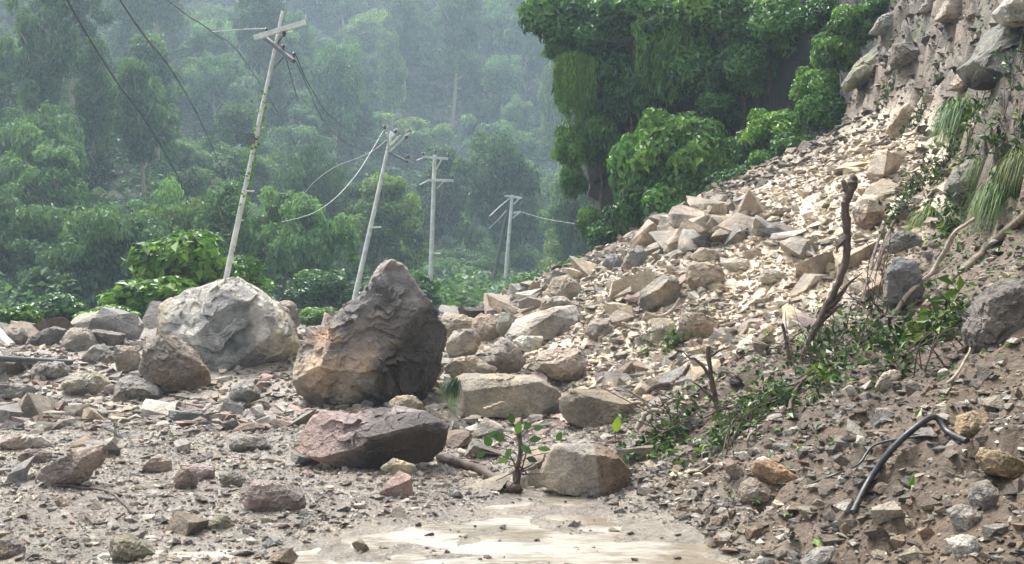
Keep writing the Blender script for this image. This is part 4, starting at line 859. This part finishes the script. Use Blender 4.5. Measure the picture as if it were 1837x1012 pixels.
# near-bank shrubs and weeds
GN = "leafy weeds on the near bank"
for px, py, w, h, ms, colr, lab in [
 (1800, 200, 130, 110, FINE, (.7, .9, .75), "dark leafy weed below the overhanging dark rock"),
 (1735, 235, 90, 90, FINE, (1.2, 1.25, .8), "light green weed beside the upper grass tuft"),
 (1700, 270, 80, 90, FINE, (1.2, 1.2, .8), "drooping weed at the foot of the upper grass tuft"),
 (1820, 260, 70, 110, FINE, (.7, .85, .7), "dark leafy weed at the right edge above the mossy tuft"),
 (1640, 330, 90, 80, FINE, (.6, .75, .6), "dark weed at the top of the near bank's crest"),
 (1700, 395, 70, 70, FINE, (1, 1.1, .8), "small leafy weed between the two lower grass tufts"),
 (1620, 380, 60, 60, FINE, (.5, .6, .5), "dark low weed behind the lower left grass tuft"),
 (1220, 600, 50, 50, FINE, (1.2, 1.3, .7), "green sprig growing out of the middle of the scree"),
 (1670, 590, 80, 60, BROAD, (1.0, 1.1, .6), "broad-leaved weed on the bank below the slender crooked branch"),
 (1730, 570, 90, 50, FINE, (1.5, 1.5, 1.3), "pale-leaved weed left of the dark outcrop block"),
 (1650, 200, 60, 60, FINE, (.8, .9, .6), "sparse weed clinging to the brown chute beside the overhanging rock"),
 (1600, 150, 60, 50, FINE, (1, 1.1, .6), "sparse weed on the dark ledge of the brown chute"),
 (1480, 610, 90, 60, FINE, (.9, 1, .8), "torn leafy branch at the foot of the leaning dead trunk"),
 (1540, 600, 110, 60, FINE, (.7, .8, .65), "trampled greenery right of the dead trunk's foot"),
 (1490, 655, 120, 50, FINE, (1, 1.1, .8), "green leaf heap below the dead trunk"),
 (1600, 640, 110, 50, FINE, (.7, .75, .6), "dull leaf heap above the upright pale shard"),
 (1350, 725, 110, 50, FINE, (.9, 1, .8), "torn greenery on the bank's lower edge near the pale root"),
 (1430, 710, 90, 45, FINE, (1, 1, .85), "leaf heap with pale undersides under the thin curved branch"),
 (1180, 775, 110, 60, FINE, (.65, .8, .6), "dark leaf pile right of the blocky tan boulder's top"),
 (1145, 810, 60, 60, FINE, (1.0, 1.25, .8), "fern-like green sprig touching the blocky tan boulder"),
 (1290, 790, 110, 45, FINE, (1.2, 1.25, 1.), "pale-green leaf litter along the bank's lower edge"),
]:
    d = hit(px, min(py+h*.3, 1000)); p = on(px, min(py+h*.3, 1000)); sc = d/FPX; rg = np.random.default_rng(int(px*3+py)); n = int(110+w*1.3)
    c = rg.normal(size=(8, 2))*np.array((w*.34*sc, w*.30*sc)); k = rg.integers(0, 8, n); hh = rg.uniform(.35, 1.3, 8)[k]
    q = c[k]+rg.normal(size=(n, 2))*w*.13*sc+p[:2]; z = ground(q[:, 0], q[:, 1])+np.abs(rg.normal(size=n))*h*.42*sc*hh+.02
    N = rg.normal(size=(n, 3))*.7+np.array((0, -.35, .75)); N /= np.linalg.norm(N, axis=1)[:, None]
    lf = (.13 if ms is BROAD else .075)*min(1.25, d/10); Ls = lf*rg.uniform(.5, 1.5, n)
    V, F, tt = leaves(np.column_stack([q, z])-p, N, Ls, Ls*rg.uniform(.35, .65, n), np.clip(rg.normal(.36, .30, n), 0, 1), rg, .4)
    e = link("weed", None, lab, "plant", GN, loc=p)
    link("foliage", mesh_np("foliage", V, F, LEAF, False, {"tint": ('FLOAT', tt)}), parent=e, color=(colr[0]*.85, colr[1]*.66, colr[2]*.85))
    mb = MB()
    for j in range(8):
        g = np.array((0., 0., -.03)); t2 = np.array((c[j][0], c[j][1], 0.)); t2[2] = float(ground(p[0]+t2[0], p[1]+t2[1]))-p[2]+h*.5*sc
        mb.tube([g, (g+t2)/2+np.array((0, 0, h*.12*sc)), t2], [.008, .006, .003], 5)
    link("stem", mb.mesh("stem", BARK), parent=e)
# grass tufts
def tuft(seed, n=620, seg=5):
    rg = np.random.default_rng(seed); V, F, T_i = [], [], []; k = 0
    for _ in range(n):
        a = rg.uniform(0, 6.28); o = rg.normal(size=3)*.12; l = rg.uniform(.6, 1.1); out_ = np.array((math.cos(a)*.55-.25, math.sin(a)*.5-.35, 0)); w = rg.uniform(.009, .018); tn = rg.uniform(.2, .8)
        sdv = np.array((-math.sin(a), math.cos(a), 0))
        for s in range(seg+1):
            t = s/seg; p = o+out_*t*l+np.array((0, 0, (.75*t-1.45*t*t)*l)); ww = w*(1-t*.9)
            V += [p-sdv*ww, p+sdv*ww]; T_i += [tn+.1*t]*2
        for s in range(seg): F.append((k+2*s, k+2*s+1, k+2*s+3, k+2*s+2))
        k += 2*(seg+1)
    return mesh_np("grass_tuft", np.array(V), np.array(F), GRASS, False, {"tint": ('FLOAT', np.clip(T_i, 0, 1))})
TU = [tuft(40), tuft(41)]
for px, py, s_, colr, lab in [(1725, 205, 85, (.85, 1.15, .8), "bright green drooping grass tuft, uppermost on the near bank"),
                              (1668, 395, 70, (1.1, 1.05, .55), "yellow-green grass tuft at the crest of the near bank"),
                              (1795, 350, 90, (.8, 1.05, .6), "large hanging grass tuft above the diagonal log"),
                              (1835, 290, 75, (1.0, .85, .35), "mossy olive grass tuft at the right edge"),
                              (815, 688, 38, (.35, .45, .35), "dark grass hanging over the long slab's mossy end"),
                              (1760, 300, 50, (.9, .9, .6), "small dry grass tuft beside the slanting outcrop")]:
    d = 13.4 if px == 815 else hit(px, py); p = P(px, py, d-.05); o = link("grass_tuft", TU[R.randrange(2)], lab, "grass tuft", "grass tufts on the bank", loc=p, color=colr)
    s = s_/FPX*d; o.scale = (s, s, s)

# ------------------------------------------------------------------ dead wood
def lerp_pts(pl, n=6, jit=.0, rg=None):
    pl = np.array(pl, float); t = np.linspace(0, len(pl)-1, (len(pl)-1)*n+1); i = np.minimum(t.astype(int), len(pl)-2); f = (t-i)[:, None]
    p0, p1, p2, p3 = pl[np.maximum(i-1, 0)], pl[i], pl[i+1], pl[np.minimum(i+2, len(pl)-1)]
    q = .5*((2*p1)+(-p0+p2)*f+(2*p0-5*p1+4*p2-p3)*f*f+(-p0+3*p1-3*p2+p3)*f**3)
    return q+(rg.normal(size=q.shape)*jit if rg is not None else 0)
def branch(label, pix, r0, r1, mat=BARK, d=None, lift=.03, twigs=(), name="branch", cat="branch", kn=.15):
    """pix: photo points; without d each point lies on the ground"""
    rg = np.random.default_rng(int(pix[0][0]+pix[-1][1]))
    if d is None: pts_ = [on(px, py, lift) for px, py in pix]
    else: pts_ = [P(px, py, d+(q[0] if q else 0)) for px, py, *q in pix]
    dd = pts_[0][1]; mb = MB(); q = lerp_pts(pts_, 6, .004, rg); n_ = len(q)
    rr = np.linspace(r0, r1, n_)/FPX*dd*(1+kn*rg.normal(size=n_)*.5); mb.tube(q, np.maximum(rr, .002), 9)
    e = link(name, mb.mesh(name, mat), label, cat)
    for tw in twigs:
        tp = [P(px, py, (d or dd)+(w[0] if w else 0)) for px, py, *w in tw]
        b2 = MB(); q = lerp_pts(tp, 5, .003, rg); b2.tube(q, np.linspace(max(r1, r0*.35), .6, len(q))/FPX*dd, 6); link("twig", b2.mesh("twig", mat), parent=e)
    return e
dt = hit(1440, 652)
branch("leaning dead dark trunk with a broken forked top, standing before the scree", [(1437, 655), (1450, 615), (1478, 556), (1500, 515), (1518, 462), (1520, 415), (1516, 372), (1524, 345), (1533, 318)], 5.5, 8, BARK, dt,
       twigs=[[(1478, 556), (1500, 540), (1520, 512), (1545, 490)], [(1460, 590), (1490, 560), (1515, 545)], [(1518, 430), (1505, 440), (1500, 452)], [(1522, 345), (1514, 330), (1512, 322)]], name="dead_tree", cat="dead tree")
branch("thin dark forked stick left of the dead trunk's foot", [(1420, 655), (1412, 625), (1408, 600), (1403, 580)], 4, 3, BARK, dt-.1, twigs=[[(1412, 618), (1430, 600), (1445, 592)], [(1420, 640), (1436, 655), (1444, 662)]])
branch("upright brown stick with side twigs standing on the lower bank", [(1290, 742), (1280, 700), (1273, 660), (1271, 620)], 6, 4, BARK, hit(1290, 745), twigs=[[(1276, 680), (1255, 650), (1235, 640), (1222, 628)], [(1272, 640), (1290, 630), (1310, 622)], [(1284, 720), (1262, 700), (1240, 682)]])
branch("pale forked branch lying at the bank's lower edge", [(1142, 770), (1168, 737), (1230, 747), (1262, 748), (1300, 742)], 5, 3, BARK_PALE, hit(1200, 775)-.1, twigs=[[(1168, 737), (1150, 715), (1125, 700), (1108, 693)], [(1200, 742), (1225, 765), (1240, 775)]])
branch("gnarled grey-brown root curving over rubble above the pale forked branch", [(1160, 705), (1180, 692), (1205, 688), (1225, 672), (1236, 655)], 6, 3, BARK, hit(1190, 708)-.1)
branch("long muddy brown log lying diagonally down the near bank", [(1660, 560), (1700, 515), (1745, 478), (1790, 435), (1850, 390)], 8, 9, LOGM, None, .03, name="log", cat="log")
branch("pale slender crooked branch slanting in front of the grey rock face", [(1606, 562), (1630, 528), (1668, 492), (1695, 450), (1710, 420), (1748, 392)], 4.5, 3, BARK_PALE, hit(1606, 566)-.1, twigs=[[(1668, 492), (1690, 482), (1715, 470)], [(1712, 420), (1706, 440), (1690, 470)]])
branch("thin dark curved branch arching over the leaf heap", [(1418, 752), (1425, 720), (1450, 690), (1490, 673), (1530, 668)], 3.5, 2.5, BARK, None, .07)
branch("thin dark branch lying diagonally below the torn greenery", [(1318, 755), (1370, 738), (1410, 720), (1440, 695)], 4, 3, BARK, None, .06)
branch("knobbly fallen root with flaking bark, left of the uprooted seedling", [(790, 828), (830, 842), (870, 855), (915, 882), (935, 886)], 9, 6, BARK, None, .04, twigs=[], name="root", cat="root")
branch("short pale twisted root above the knobbly fallen root", [(825, 818), (850, 822), (875, 812), (895, 800)], 5, 3, BARK_PALE, None, .04, name="root", cat="root")
branch("light splinter of wood leaning on the long slab's front", [(868, 735), (885, 728), (903, 722)], 4, 2, BARK_PALE, 13.0)
branch("dark bent twig crossing the wet gravel at lower left", [(100, 875), (150, 880), (190, 884), (220, 905), (240, 925)], 2.5, 2, BARK, None, .015, twigs=[])
branch("spiky dark twig on the wet gravel below the bent one", [(152, 925), (165, 942), (190, 945), (222, 928)], 3, 2, BARK, None, .02)
branch("dark tangled root strand on the gravel bar of the bank crest", [(1570, 500), (1590, 440), (1612, 400), (1650, 382)], 5, 3, BARK, None, .08)
branch("second dark root strand hanging behind the dead trunk", [(1548, 560), (1560, 500), (1580, 430), (1588, 380)], 4, 3, BARK, None, .10)
branch("curved wooden hoop of root below the tilted upright scree block", [(1158, 562), (1180, 568), (1205, 558), (1220, 535)], 4, 3, BARK_PALE, hit(1190, 572)-.15, name="root", cat="root")
for k, (lab, pix) in enumerate([("thin stick jutting beside the torn greenery on the bank", [(1330, 700), (1316, 680), (1300, 670)]), ("pale stick lying below the thin curved branch", [(1330, 780), (1350, 770), (1372, 752)]),
                 ("pale chip of wood standing by the leaf litter", [(1340, 808), (1352, 790), (1365, 776)]), ("dry stalk on the bank right of the upright pale shard", [(1700, 700), (1720, 680), (1742, 640)]),
                 ("dark stick buried in the scree skyline", [(1432, 318), (1470, 305), (1520, 285)]), ("bent dark stick above the scree's top", [(1556, 268), (1580, 262), (1596, 248)])]):
    branch(lab, pix, 3, 2, BARK_PALE if "pale" in lab else BARK, None, .05)
# pipes and hoses
pp = MB(); q = [on(1530, 935, .03), on(1560, 885, .05), on(1600, 845, .10), on(1640, 810, .14), on(1676, 786, .13), on(1700, 792, .06), on(1735, 800, .02)]
pp.tube(lerp_pts(q, 7), .020, 12); link("pipe", pp.mesh("pipe", RUBBER), "bent black plastic pipe sticking out of the soil bank", "pipe")
pp = MB(); q = [on(1455, 875, .015), on(1500, 862, .03), on(1540, 845, .04), on(1570, 815, .05), on(1640, 797, .04), on(1680, 790, .02)]
pp.tube(lerp_pts(q, 6), .008, 8); link("hose", pp.mesh("hose", RUBBER), "thin black hose curving left of the bent pipe on the bank", "hose")
pp = MB(); pp.tube([P(-60, 640, 16.2), P(130, 650, 17.2)], [.05, .04], 12); link("fallen_pole", pp.mesh("fallen_pole", STEEL_DK), "dark narrow pole lying across the rubble at the left edge", "pole")
pp = MB(); pp.tube([P(-40, 560, 20.5), P(20, 622, 19.8)], [.09, .09], 14); link("pipe", pp.mesh("pipe", STEEL), "grey broken pipe end slanting in from the left edge", "pipe")

# uprooted seedlings
def big_leaf(mb_l, p, d_, l, w, seed):
    rg = np.random.default_rng(seed); d_ = np.array(d_, float); d_ /= np.linalg.norm(d_); s = np.cross(d_, (0, -1, .3)); s /= np.linalg.norm(s); u = np.cross(s, d_)
    V, F = [], []; n_ = 6
    for i in range(n_+1):
        t = i/n_; ww = w*math.sin(math.pi*min(1, t*.93+.04))**.8; c = p+d_*l*t-u*l*.25*t*t
        V += [c-s*ww+u*ww*.3, c, c+s*ww+u*ww*.3]
    for i in range(n_):
        a = i*3; F += [(a, a+1, a+4, a+3), (a+1, a+2, a+5, a+4)]
    mb_l.add(V, F)
def leafy(name, mesh_mb, colr, tv, parent):
    V = np.concatenate(mesh_mb.V); F = np.concatenate(mesh_mb.F)
    return link(name, mesh_np(name, V, F, LEAF, True, {"tint": ('FLOAT', np.full(len(V), tv))}), parent=parent, color=colr)
d_s = hit(930, 886); e = link("seedling", None, "uprooted seedling with dark tangled roots and broad green leaves, left of the blocky tan boulder", "seedling", loc=P(930, 886, d_s)); e0 = np.array(e.location)
mb = MB(); mb.tube(lerp_pts([P(930, 886, d_s)-e0, P(926, 850, d_s)-e0, P(934, 810, d_s)-e0, P(930, 775, d_s)-e0], 4), [.03]*5+[.02]*8, 7)
for a, b_ in [(905, 800), (952, 790), (915, 835), (960, 830), (890, 862), (965, 865), (905, 880), (950, 840), (940, 815), (975, 850), (918, 850)]:
    y0 = R.uniform(830, 882); mb.tube(lerp_pts([P(930, y0, d_s)-e0, P((a+930)/2+R.uniform(-6, 6), (b_+y0)/2, d_s-.05)-e0, P(a, b_, d_s-R.uniform(0, .2))-e0], 3), np.linspace(.010, .003, 7), 5)
link("stem", mb.mesh("stem", BARK), parent=e)
for k, (px, py, dx, dz, l, w, tv, cc) in enumerate([(928, 778, .15, 1, 26, 9, .55, 1), (880, 800, -.3, .6, 24, 10, .3, .8), (905, 790, -.6, .3, 26, 8, .35, .9), (950, 790, .8, .2, 24, 7, .4, .9), (935, 800, .5, -.3, 26, 8, .45, 1), (1000, 790, .2, .5, 20, 7, .4, .9), (915, 805, -.2, -.5, 22, 7, .5, 1.1), (965, 805, 1, .0, 26, 6, .6, 1.2), (920, 760, -.2, .8, 22, 8, .3, .8), (940, 770, .6, .6, 22, 7, .35, .9), (895, 778, -.8, -.1, 22, 8, .5, 1), (912, 822, -.9, -.3, 24, 6, .7, 1.1), (945, 822, .9, -.2, 22, 7, .25, .8), (958, 770, .5, .2, 20, 7, .45, 1), (985, 812, .8, -.4, 18, 6, .7, 1), (870, 812, -.8, -.3, 20, 7, .35, .9)]):
    lm = MB(); big_leaf(lm, P(px, py, d_s-.05)-e0, (dx, -.3, dz), l/FPX*d_s*.85, w/FPX*d_s*.8, k); leafy("leaf", lm, (cc, cc, cc*.9), tv, e)
    b2 = MB(); a_ = P(930+.1*(px-930), max(py+14, 785), d_s)-e0; z_ = P(px, py, d_s-.05)-e0; b2.tube(lerp_pts([a_, (a_+z_)/2+np.array((0, 0, .01)), z_], 3), .0035, 5); link("twig", b2.mesh("twig", BARK), parent=e)
d_s = hit(1104, 795); e = link("seedling", None, "single upright yellow-green leaf on a stalk left of the forked pale branch", "seedling", loc=P(1104, 790, d_s)); e0 = np.array(e.location)
mb = MB(); mb.tube([P(1104, 802, d_s)-e0, P(1104, 773, d_s)-e0], [.007, .005], 6); link("stem", mb.mesh("stem", BARK), parent=e)
lm = MB(); big_leaf(lm, P(1104, 775, d_s)-e0, (.15, -.5, 1), .16, .045, 3); leafy("leaf", lm, (1.3, 1.1, .5), .9, e)
# tangles of fine twigs
def tangle(label, px, py, w, h, n, seed):
    rg = np.random.default_rng(seed); d_ = hit(px, min(py+h*.4, 1000)); mb_ = MB()
    for _ in range(n):
        a = P(px+rg.normal()*w*.3, py+h*.4+rg.normal()*h*.1, d_+rg.normal()*.12); b2 = P(px+rg.normal()*w*.45, py+rg.uniform(-.6, .4)*h, d_+rg.normal()*.2); m1 = (a+b2)/2+rg.normal(size=3)*.05
        g = float(ground(b2[0], b2[1])); b2[2] = max(b2[2], g+.01); a[2] = float(ground(a[0], a[1])); m1[2] = max(m1[2], float(ground(m1[0], m1[1]))+.02)
        r_ = rg.uniform(.8, 2.0)/FPX*d_; mb_.tube(lerp_pts([a, m1, b2], 4), np.linspace(r_, r_*.35, 9), 5)
    link("twig_tangle", mb_.mesh("twig_tangle", BARK), label, "twigs")
tangle("tangle of fine twigs at the foot of the leaning dead trunk", 1490, 610, 170, 110, 34, 1)
tangle("dark root tangle on the crest between dead trunk and grey rock face", 1570, 500, 80, 180, 26, 2)
tangle("twig tangle around the forked pale branch", 1230, 740, 190, 90, 30, 3)
tangle("twig tangle under the torn greenery along the bank's lower edge", 1370, 740, 150, 60, 20, 4)
tangle("small dark twig tangle on the upper bank beside the outcrop block", 1690, 620, 130, 60, 16, 5)
# loose torn leaves on the bank
n = 2600; yy = rng.uniform(5.5, 13, n); xx = footxy(yy)+.1+rng.random(n)*4.2*(yy-3)/8; kp = (np.abs(smooth_noise(xx, yy, .9, 61)) > .12) & (xx < 5.4) & (rng.random(n) < sst(6.5, 12, yy)+.04); xx, yy = xx[kp], yy[kp]; n = len(xx); zz = ground(xx, yy)
N = rng.normal(size=(n, 3))*.5+np.array((-.3, -.3, .9)); N /= np.linalg.norm(N, axis=1)[:, None]; Ls = rng.uniform(.03, .10, n)
V, F, tt = leaves(np.stack([xx, yy, zz+.03+rng.random(n)*.05], 1), N, Ls, Ls*.5, rng.uniform(.15, .95, n), rng, .1)
link("leaf_litter", mesh_np("leaf_litter", V, F, LEAF, False, {"tint": ('FLOAT', tt)}), "torn green leaves strewn over the bank", kind='stuff')

# ------------------------------------------------------------------ utility poles and cables
def cylinder_between(a, b_, r0, r1=None, seg=12): m_ = MB(); m_.tube([a, b_], [r0, r1 if r1 is not None else r0], seg); return m_
def part(name, mb_, mat, parent): return link(name, mb_.mesh(name, mat), parent=parent)
def insul(c, r, parent, up=(0, 0, 1)):
    c = np.array(c); up = np.array(up, float); m_ = MB()
    m_.tube([c, c+up*r*.7, c+up*r*.75, c+up*r*1.5, c+up*r*1.55, c+up*r*2.1, c+up*r*2.6], [r*.5, r*.5, r*1.1, r*.9, r*1.2, r*.7, r*.4], 10); part("insulator", m_, PORCELAIN, parent)
GP = "leaning power poles along the road"
# pole 1
d = 27.; base = P(372, 628, d); base[2] = -.4; top = P(507, 20, d)
e = link("utility_pole", None, "tallest leaning steel pole with two crossed arms, rising behind the round pale boulder", "utility pole", GP, loc=base); B = np.array(base)
pm = MB(); tp = [base-B+(top-base)*t for t in (0, .25, .5, .5, .75, .75, 1)]; pm.tube(tp, [.072, .07, .066, .058, .055, .045, .038], 14); part("pole", pm, STEEL, e)
def arm(a, b_, w, mat, parent, hgt=None):
    a, b_ = np.array(a), np.array(b_); ax = (b_-a); l = np.linalg.norm(ax); ax /= l; y_ = np.cross((0, 0, 1), ax); y_ /= np.linalg.norm(y_); z_ = np.cross(ax, y_)
    m_ = MB(); m_.box((a+b_)/2, (l/2, w, hgt or w), (ax, y_, z_)); part("cross_arm", m_, mat, parent)
arm(P(456, 68, d-.2)-B, P(548, 40, d-.2)-B, .05, STEEL, e, .06); arm(P(473, 66, d+.1)-B, P(527, 110, d-.9)-B, .045, STEEL_DK, e)
part("brace", cylinder_between(P(490, 124, d)-B, P(514, 97, d-.4)-B, .018), STEEL_DK, e)
part("brace", cylinder_between(P(497, 80, d)-B, P(515, 52, d-.1)-B, .018), STEEL_DK, e)
for px, py, dd in [(478, 54, d-.2), (508, 84, d-.5), (528, 98, d-.9), (510, 62, d-.2)]: insul(P(px, py+4, dd)-B, .05, e)
for px, py in [(545, 42), (548, 34)]: part("bolt", cylinder_between(P(px, py, d-.2)-B, P(px+.5, py-8, d-.2)-B, .012), STEEL, e)
cb = MB()
t_ = np.linspace(0, 2*math.pi, 13); c_ = P(451, 250, d)-B
cb.tube([c_+np.array((math.cos(a)*.14, math.sin(a)*.14, .0)) for a in t_], .03, 6); cb.box(c_+np.array((0, -.12, 0)), (.11, .04, .12)); part("clamp", cb, STEEL_DK, e)
part("step_bolt", cylinder_between(P(437, 343, d)-B, P(456, 343, d-.2)-B, .02), STEEL, e)
vi = MB(); rg = np.random.default_rng(4); n = 260; t = rg.beta(3, 2, n)*.5+.30; pc = (top-base)[None]*t[:, None]+rg.normal(size=(n, 3))*np.array((.09, .09, .1)); N = rg.normal(size=(n, 3)); N /= np.linalg.norm(N, axis=1)[:, None]
V, F, tt = leaves(pc, N, rg.uniform(.07, .14, n), rg.uniform(.04, .08, n), rg.uniform(.3, .8, n), rg, .5); link("vine", mesh_np("vine", V, F, LEAF, False, {"tint": ('FLOAT', tt)}), parent=e, color=(1.2, 1.2, .8))
# pole 2
d = 42.; base = P(622, 592, d); base[2] = -.3; top = P(703, 236, d)
e = link("utility_pole", None, "second leaning steel pole with splayed fork arms and tangled wires, behind the spired boulder", "utility pole", GP, loc=base); B = np.array(base)
part("pole", cylinder_between(base-B, top-B, .11, .07), STEEL, e); part("pole_sleeve", cylinder_between(P(634, 590, d+.3)-B, P(650, 440, d+.3)-B, .05), STEEL_DK, e)
for a, b_ in [((699, 268), (693, 238)), ((700, 272), (735, 238)), ((699, 262), (718, 243)), ((704, 245), (712, 231))]: arm(P(*a, d-.1)-B, P(*b_, d-.6)-B, .035, STEEL, e)
arm(P(698, 274, d-.2)-B, P(730, 290, d-1)-B, .045, STEEL_DK, e)
for px, py in [(709, 240), (716, 246), (734, 240), (729, 250), (732, 285), (690, 232), (726, 290)]: insul(P(px, py, d-.5)-B, .07, e)
part("step_bolt", cylinder_between(P(666, 408, d)-B, P(684, 408, d-.3)-B, .03), STEEL, e)
# pole 3
d = 52.; base = P(770, 568, d); base[2] = -.3; top = P(780, 278, d)
e = link("utility_pole", None, "upright pole with two level crossarms, third pole along the road", "utility pole", GP, loc=base); B = np.array(base)
part("pole", cylinder_between(base-B, top-B, .13, .09), STEEL, e)
arm(P(757, 281, d-.2)-B, P(804, 285, d-.2)-B, .06, STEEL, e); arm(P(767, 323, d-.2)-B, P(814, 324, d-.2)-B, .06, STEEL, e)
for a, b_ in [((784, 338), (797, 325)), ((768, 324), (753, 332)), ((759, 283), (748, 288)), ((782, 305), (792, 287))]: part("brace", cylinder_between(P(*a, d-.2)-B, P(*b_, d-.4)-B, .03), STEEL, e)
for px, py in [(759, 279), (804, 281), (781, 275), (770, 320), (812, 321)]: insul(P(px, py, d-.3)-B, .07, e)
part("step_bolt", cylinder_between(P(777, 455, d)-B, P(790, 455, d-.3)-B, .04), STEEL, e)
# pole 4 and its strut
d = 75.; base = P(902, 560, d); base[2] = -.3; top = P(919, 350, d)
e = link("utility_pole", None, "farthest slim pale pole with two small crossarms near the scree's left end", "utility pole", GP, loc=base); B = np.array(base)
part("pole", cylinder_between(base-B, top-B, .15, .10), STEEL, e)
arm(P(905, 351, d-.2)-B, P(937, 355, d-.2)-B, .07, STEEL, e); arm(P(921, 382, d-.2)-B, P(934, 380, d-.2)-B, .07, STEEL, e)
for a, b_ in [((922, 366), (932, 356)), ((920, 391), (931, 382))]: part("brace", cylinder_between(P(*a, d-.2)-B, P(*b_, d-.4)-B, .05), STEEL, e)
for px, py in [(906, 350), (936, 353)]: insul(P(px, py, d-.3)-B, .08, e)
d = 72.; base = P(874, 560, d); base[2] = -.3; top = P(911, 376, d)
link("utility_pole", cylinder_between((0, 0, 0), top-base, .13, .10).mesh("utility_pole", STEEL_DK), "dark slanted strut pole just left of the farthest pale pole", "utility pole", GP, loc=base)
def cable(label, pl, r=.02, mat=RUBBER):
    """pl: px, py, distance"""
    mb_ = MB(); mb_.tube(lerp_pts([P(*q) for q in pl], 8), r, 6); link("power_cable", mb_.mesh("power_cable", mat), label, "cable", "power cables")
cable("long sagging black cable, leftmost of those entering at the photo's top left", [(80, -90, 17), (120, 0, 19), (170, 85, 22), (215, 155, 26), (262, 218, 32), (320, 320, 46), (372, 430, 66)], .020)
cable("black cable entering at the top, second from the left edge", [(180, -60, 19), (215, 0, 21), (262, 68, 25), (312, 133, 31), (370, 240, 44), (430, 380, 66)], .018)
cable("black cable entering at the top, nearest to the tallest pole", [(240, -40, 22), (300, 0, 24), (340, 30, 26), (382, 58, 29), (440, 110, 38), (520, 240, 60), (560, 330, 70)], .015)
cable("pale thin wire running left from the tallest pole's insulator", [(380, 57, 27), (430, 53, 27), (478, 51, 26.8)], .010, STEEL)
cable("black wire sagging from the tallest pole's lower crossarm to the second pole, upper one", [(531, 100, 26.1), (548, 140, 27), (562, 165, 28), (590, 205, 31), (640, 240, 37), (697, 248, 41.5)], .011)
cable("black wire sagging from the tallest pole's lower crossarm to the second pole, lower one", [(524, 96, 26.2), (540, 130, 27), (556, 165, 28), (580, 215, 31), (630, 262, 37), (700, 268, 41.5)], .010)
cable("fine wire hanging nearest to the tallest pole's shaft", [(508, 86, 26.5), (520, 130, 27), (530, 165, 28), (538, 188, 30)], .010)
cable("bright sagging wire falling from the second pole toward the left", [(688, 234, 41.4), (668, 268, 40.5), (640, 312, 39), (605, 352, 38), (570, 378, 37), (540, 390, 36.5), (505, 398, 35)], .009, STEEL)
cable("faint wire from the second pole's fork running left above the bright one", [(694, 250, 41.4), (670, 270, 40.8), (640, 284, 40), (600, 300, 39), (560, 330, 39), (530, 370, 44)], .008, STEEL)
cable("thin wire slanting down-left from the farthest pole", [(914, 356, 74.5), (895, 372, 74), (878, 388, 73)], .03, STEEL)
cable("faint wire running right from the farthest pole to the cliff", [(934, 380, 74.5), (980, 393, 70), (1035, 402, 64), (1062, 408, 60)], .011, STEEL)
cable("thin green-tinted wire between the strut pole and the forest", [(908, 378, 72), (892, 396, 72), (877, 410, 73)], .03, STEEL)

# ------------------------------------------------------------------ haze
m = bpy.data.materials.new("haze"); m.use_nodes = True; nt = m.node_tree; nt.nodes.clear()
out = nt.nodes.new("ShaderNodeOutputMaterial"); v = nt.nodes.new("ShaderNodeVolumePrincipled")
v.inputs['Color'].default_value = (*HAZE_COLOR, 1); v.inputs['Density'].default_value = HAZE_DENSITY; v.inputs['Anisotropy'].default_value = .2
nt.links.new(v.outputs[0], out.inputs['Volume'])
hb = MB(); hb.box((2.5, 189, 58), (236, 233, 66)); link("haze", hb.mesh("haze", m, False), "rain haze filling the valley", kind='stuff')
print("heroes", N_HERO, "placed", placed, "trees", len(cands), "objects", len(S.objects))

for o in S.objects:
    if 'label' in o and not 4 <= len(o['label'].split()) <= 16: print("LONG", len(o['label'].split()), o['label'])
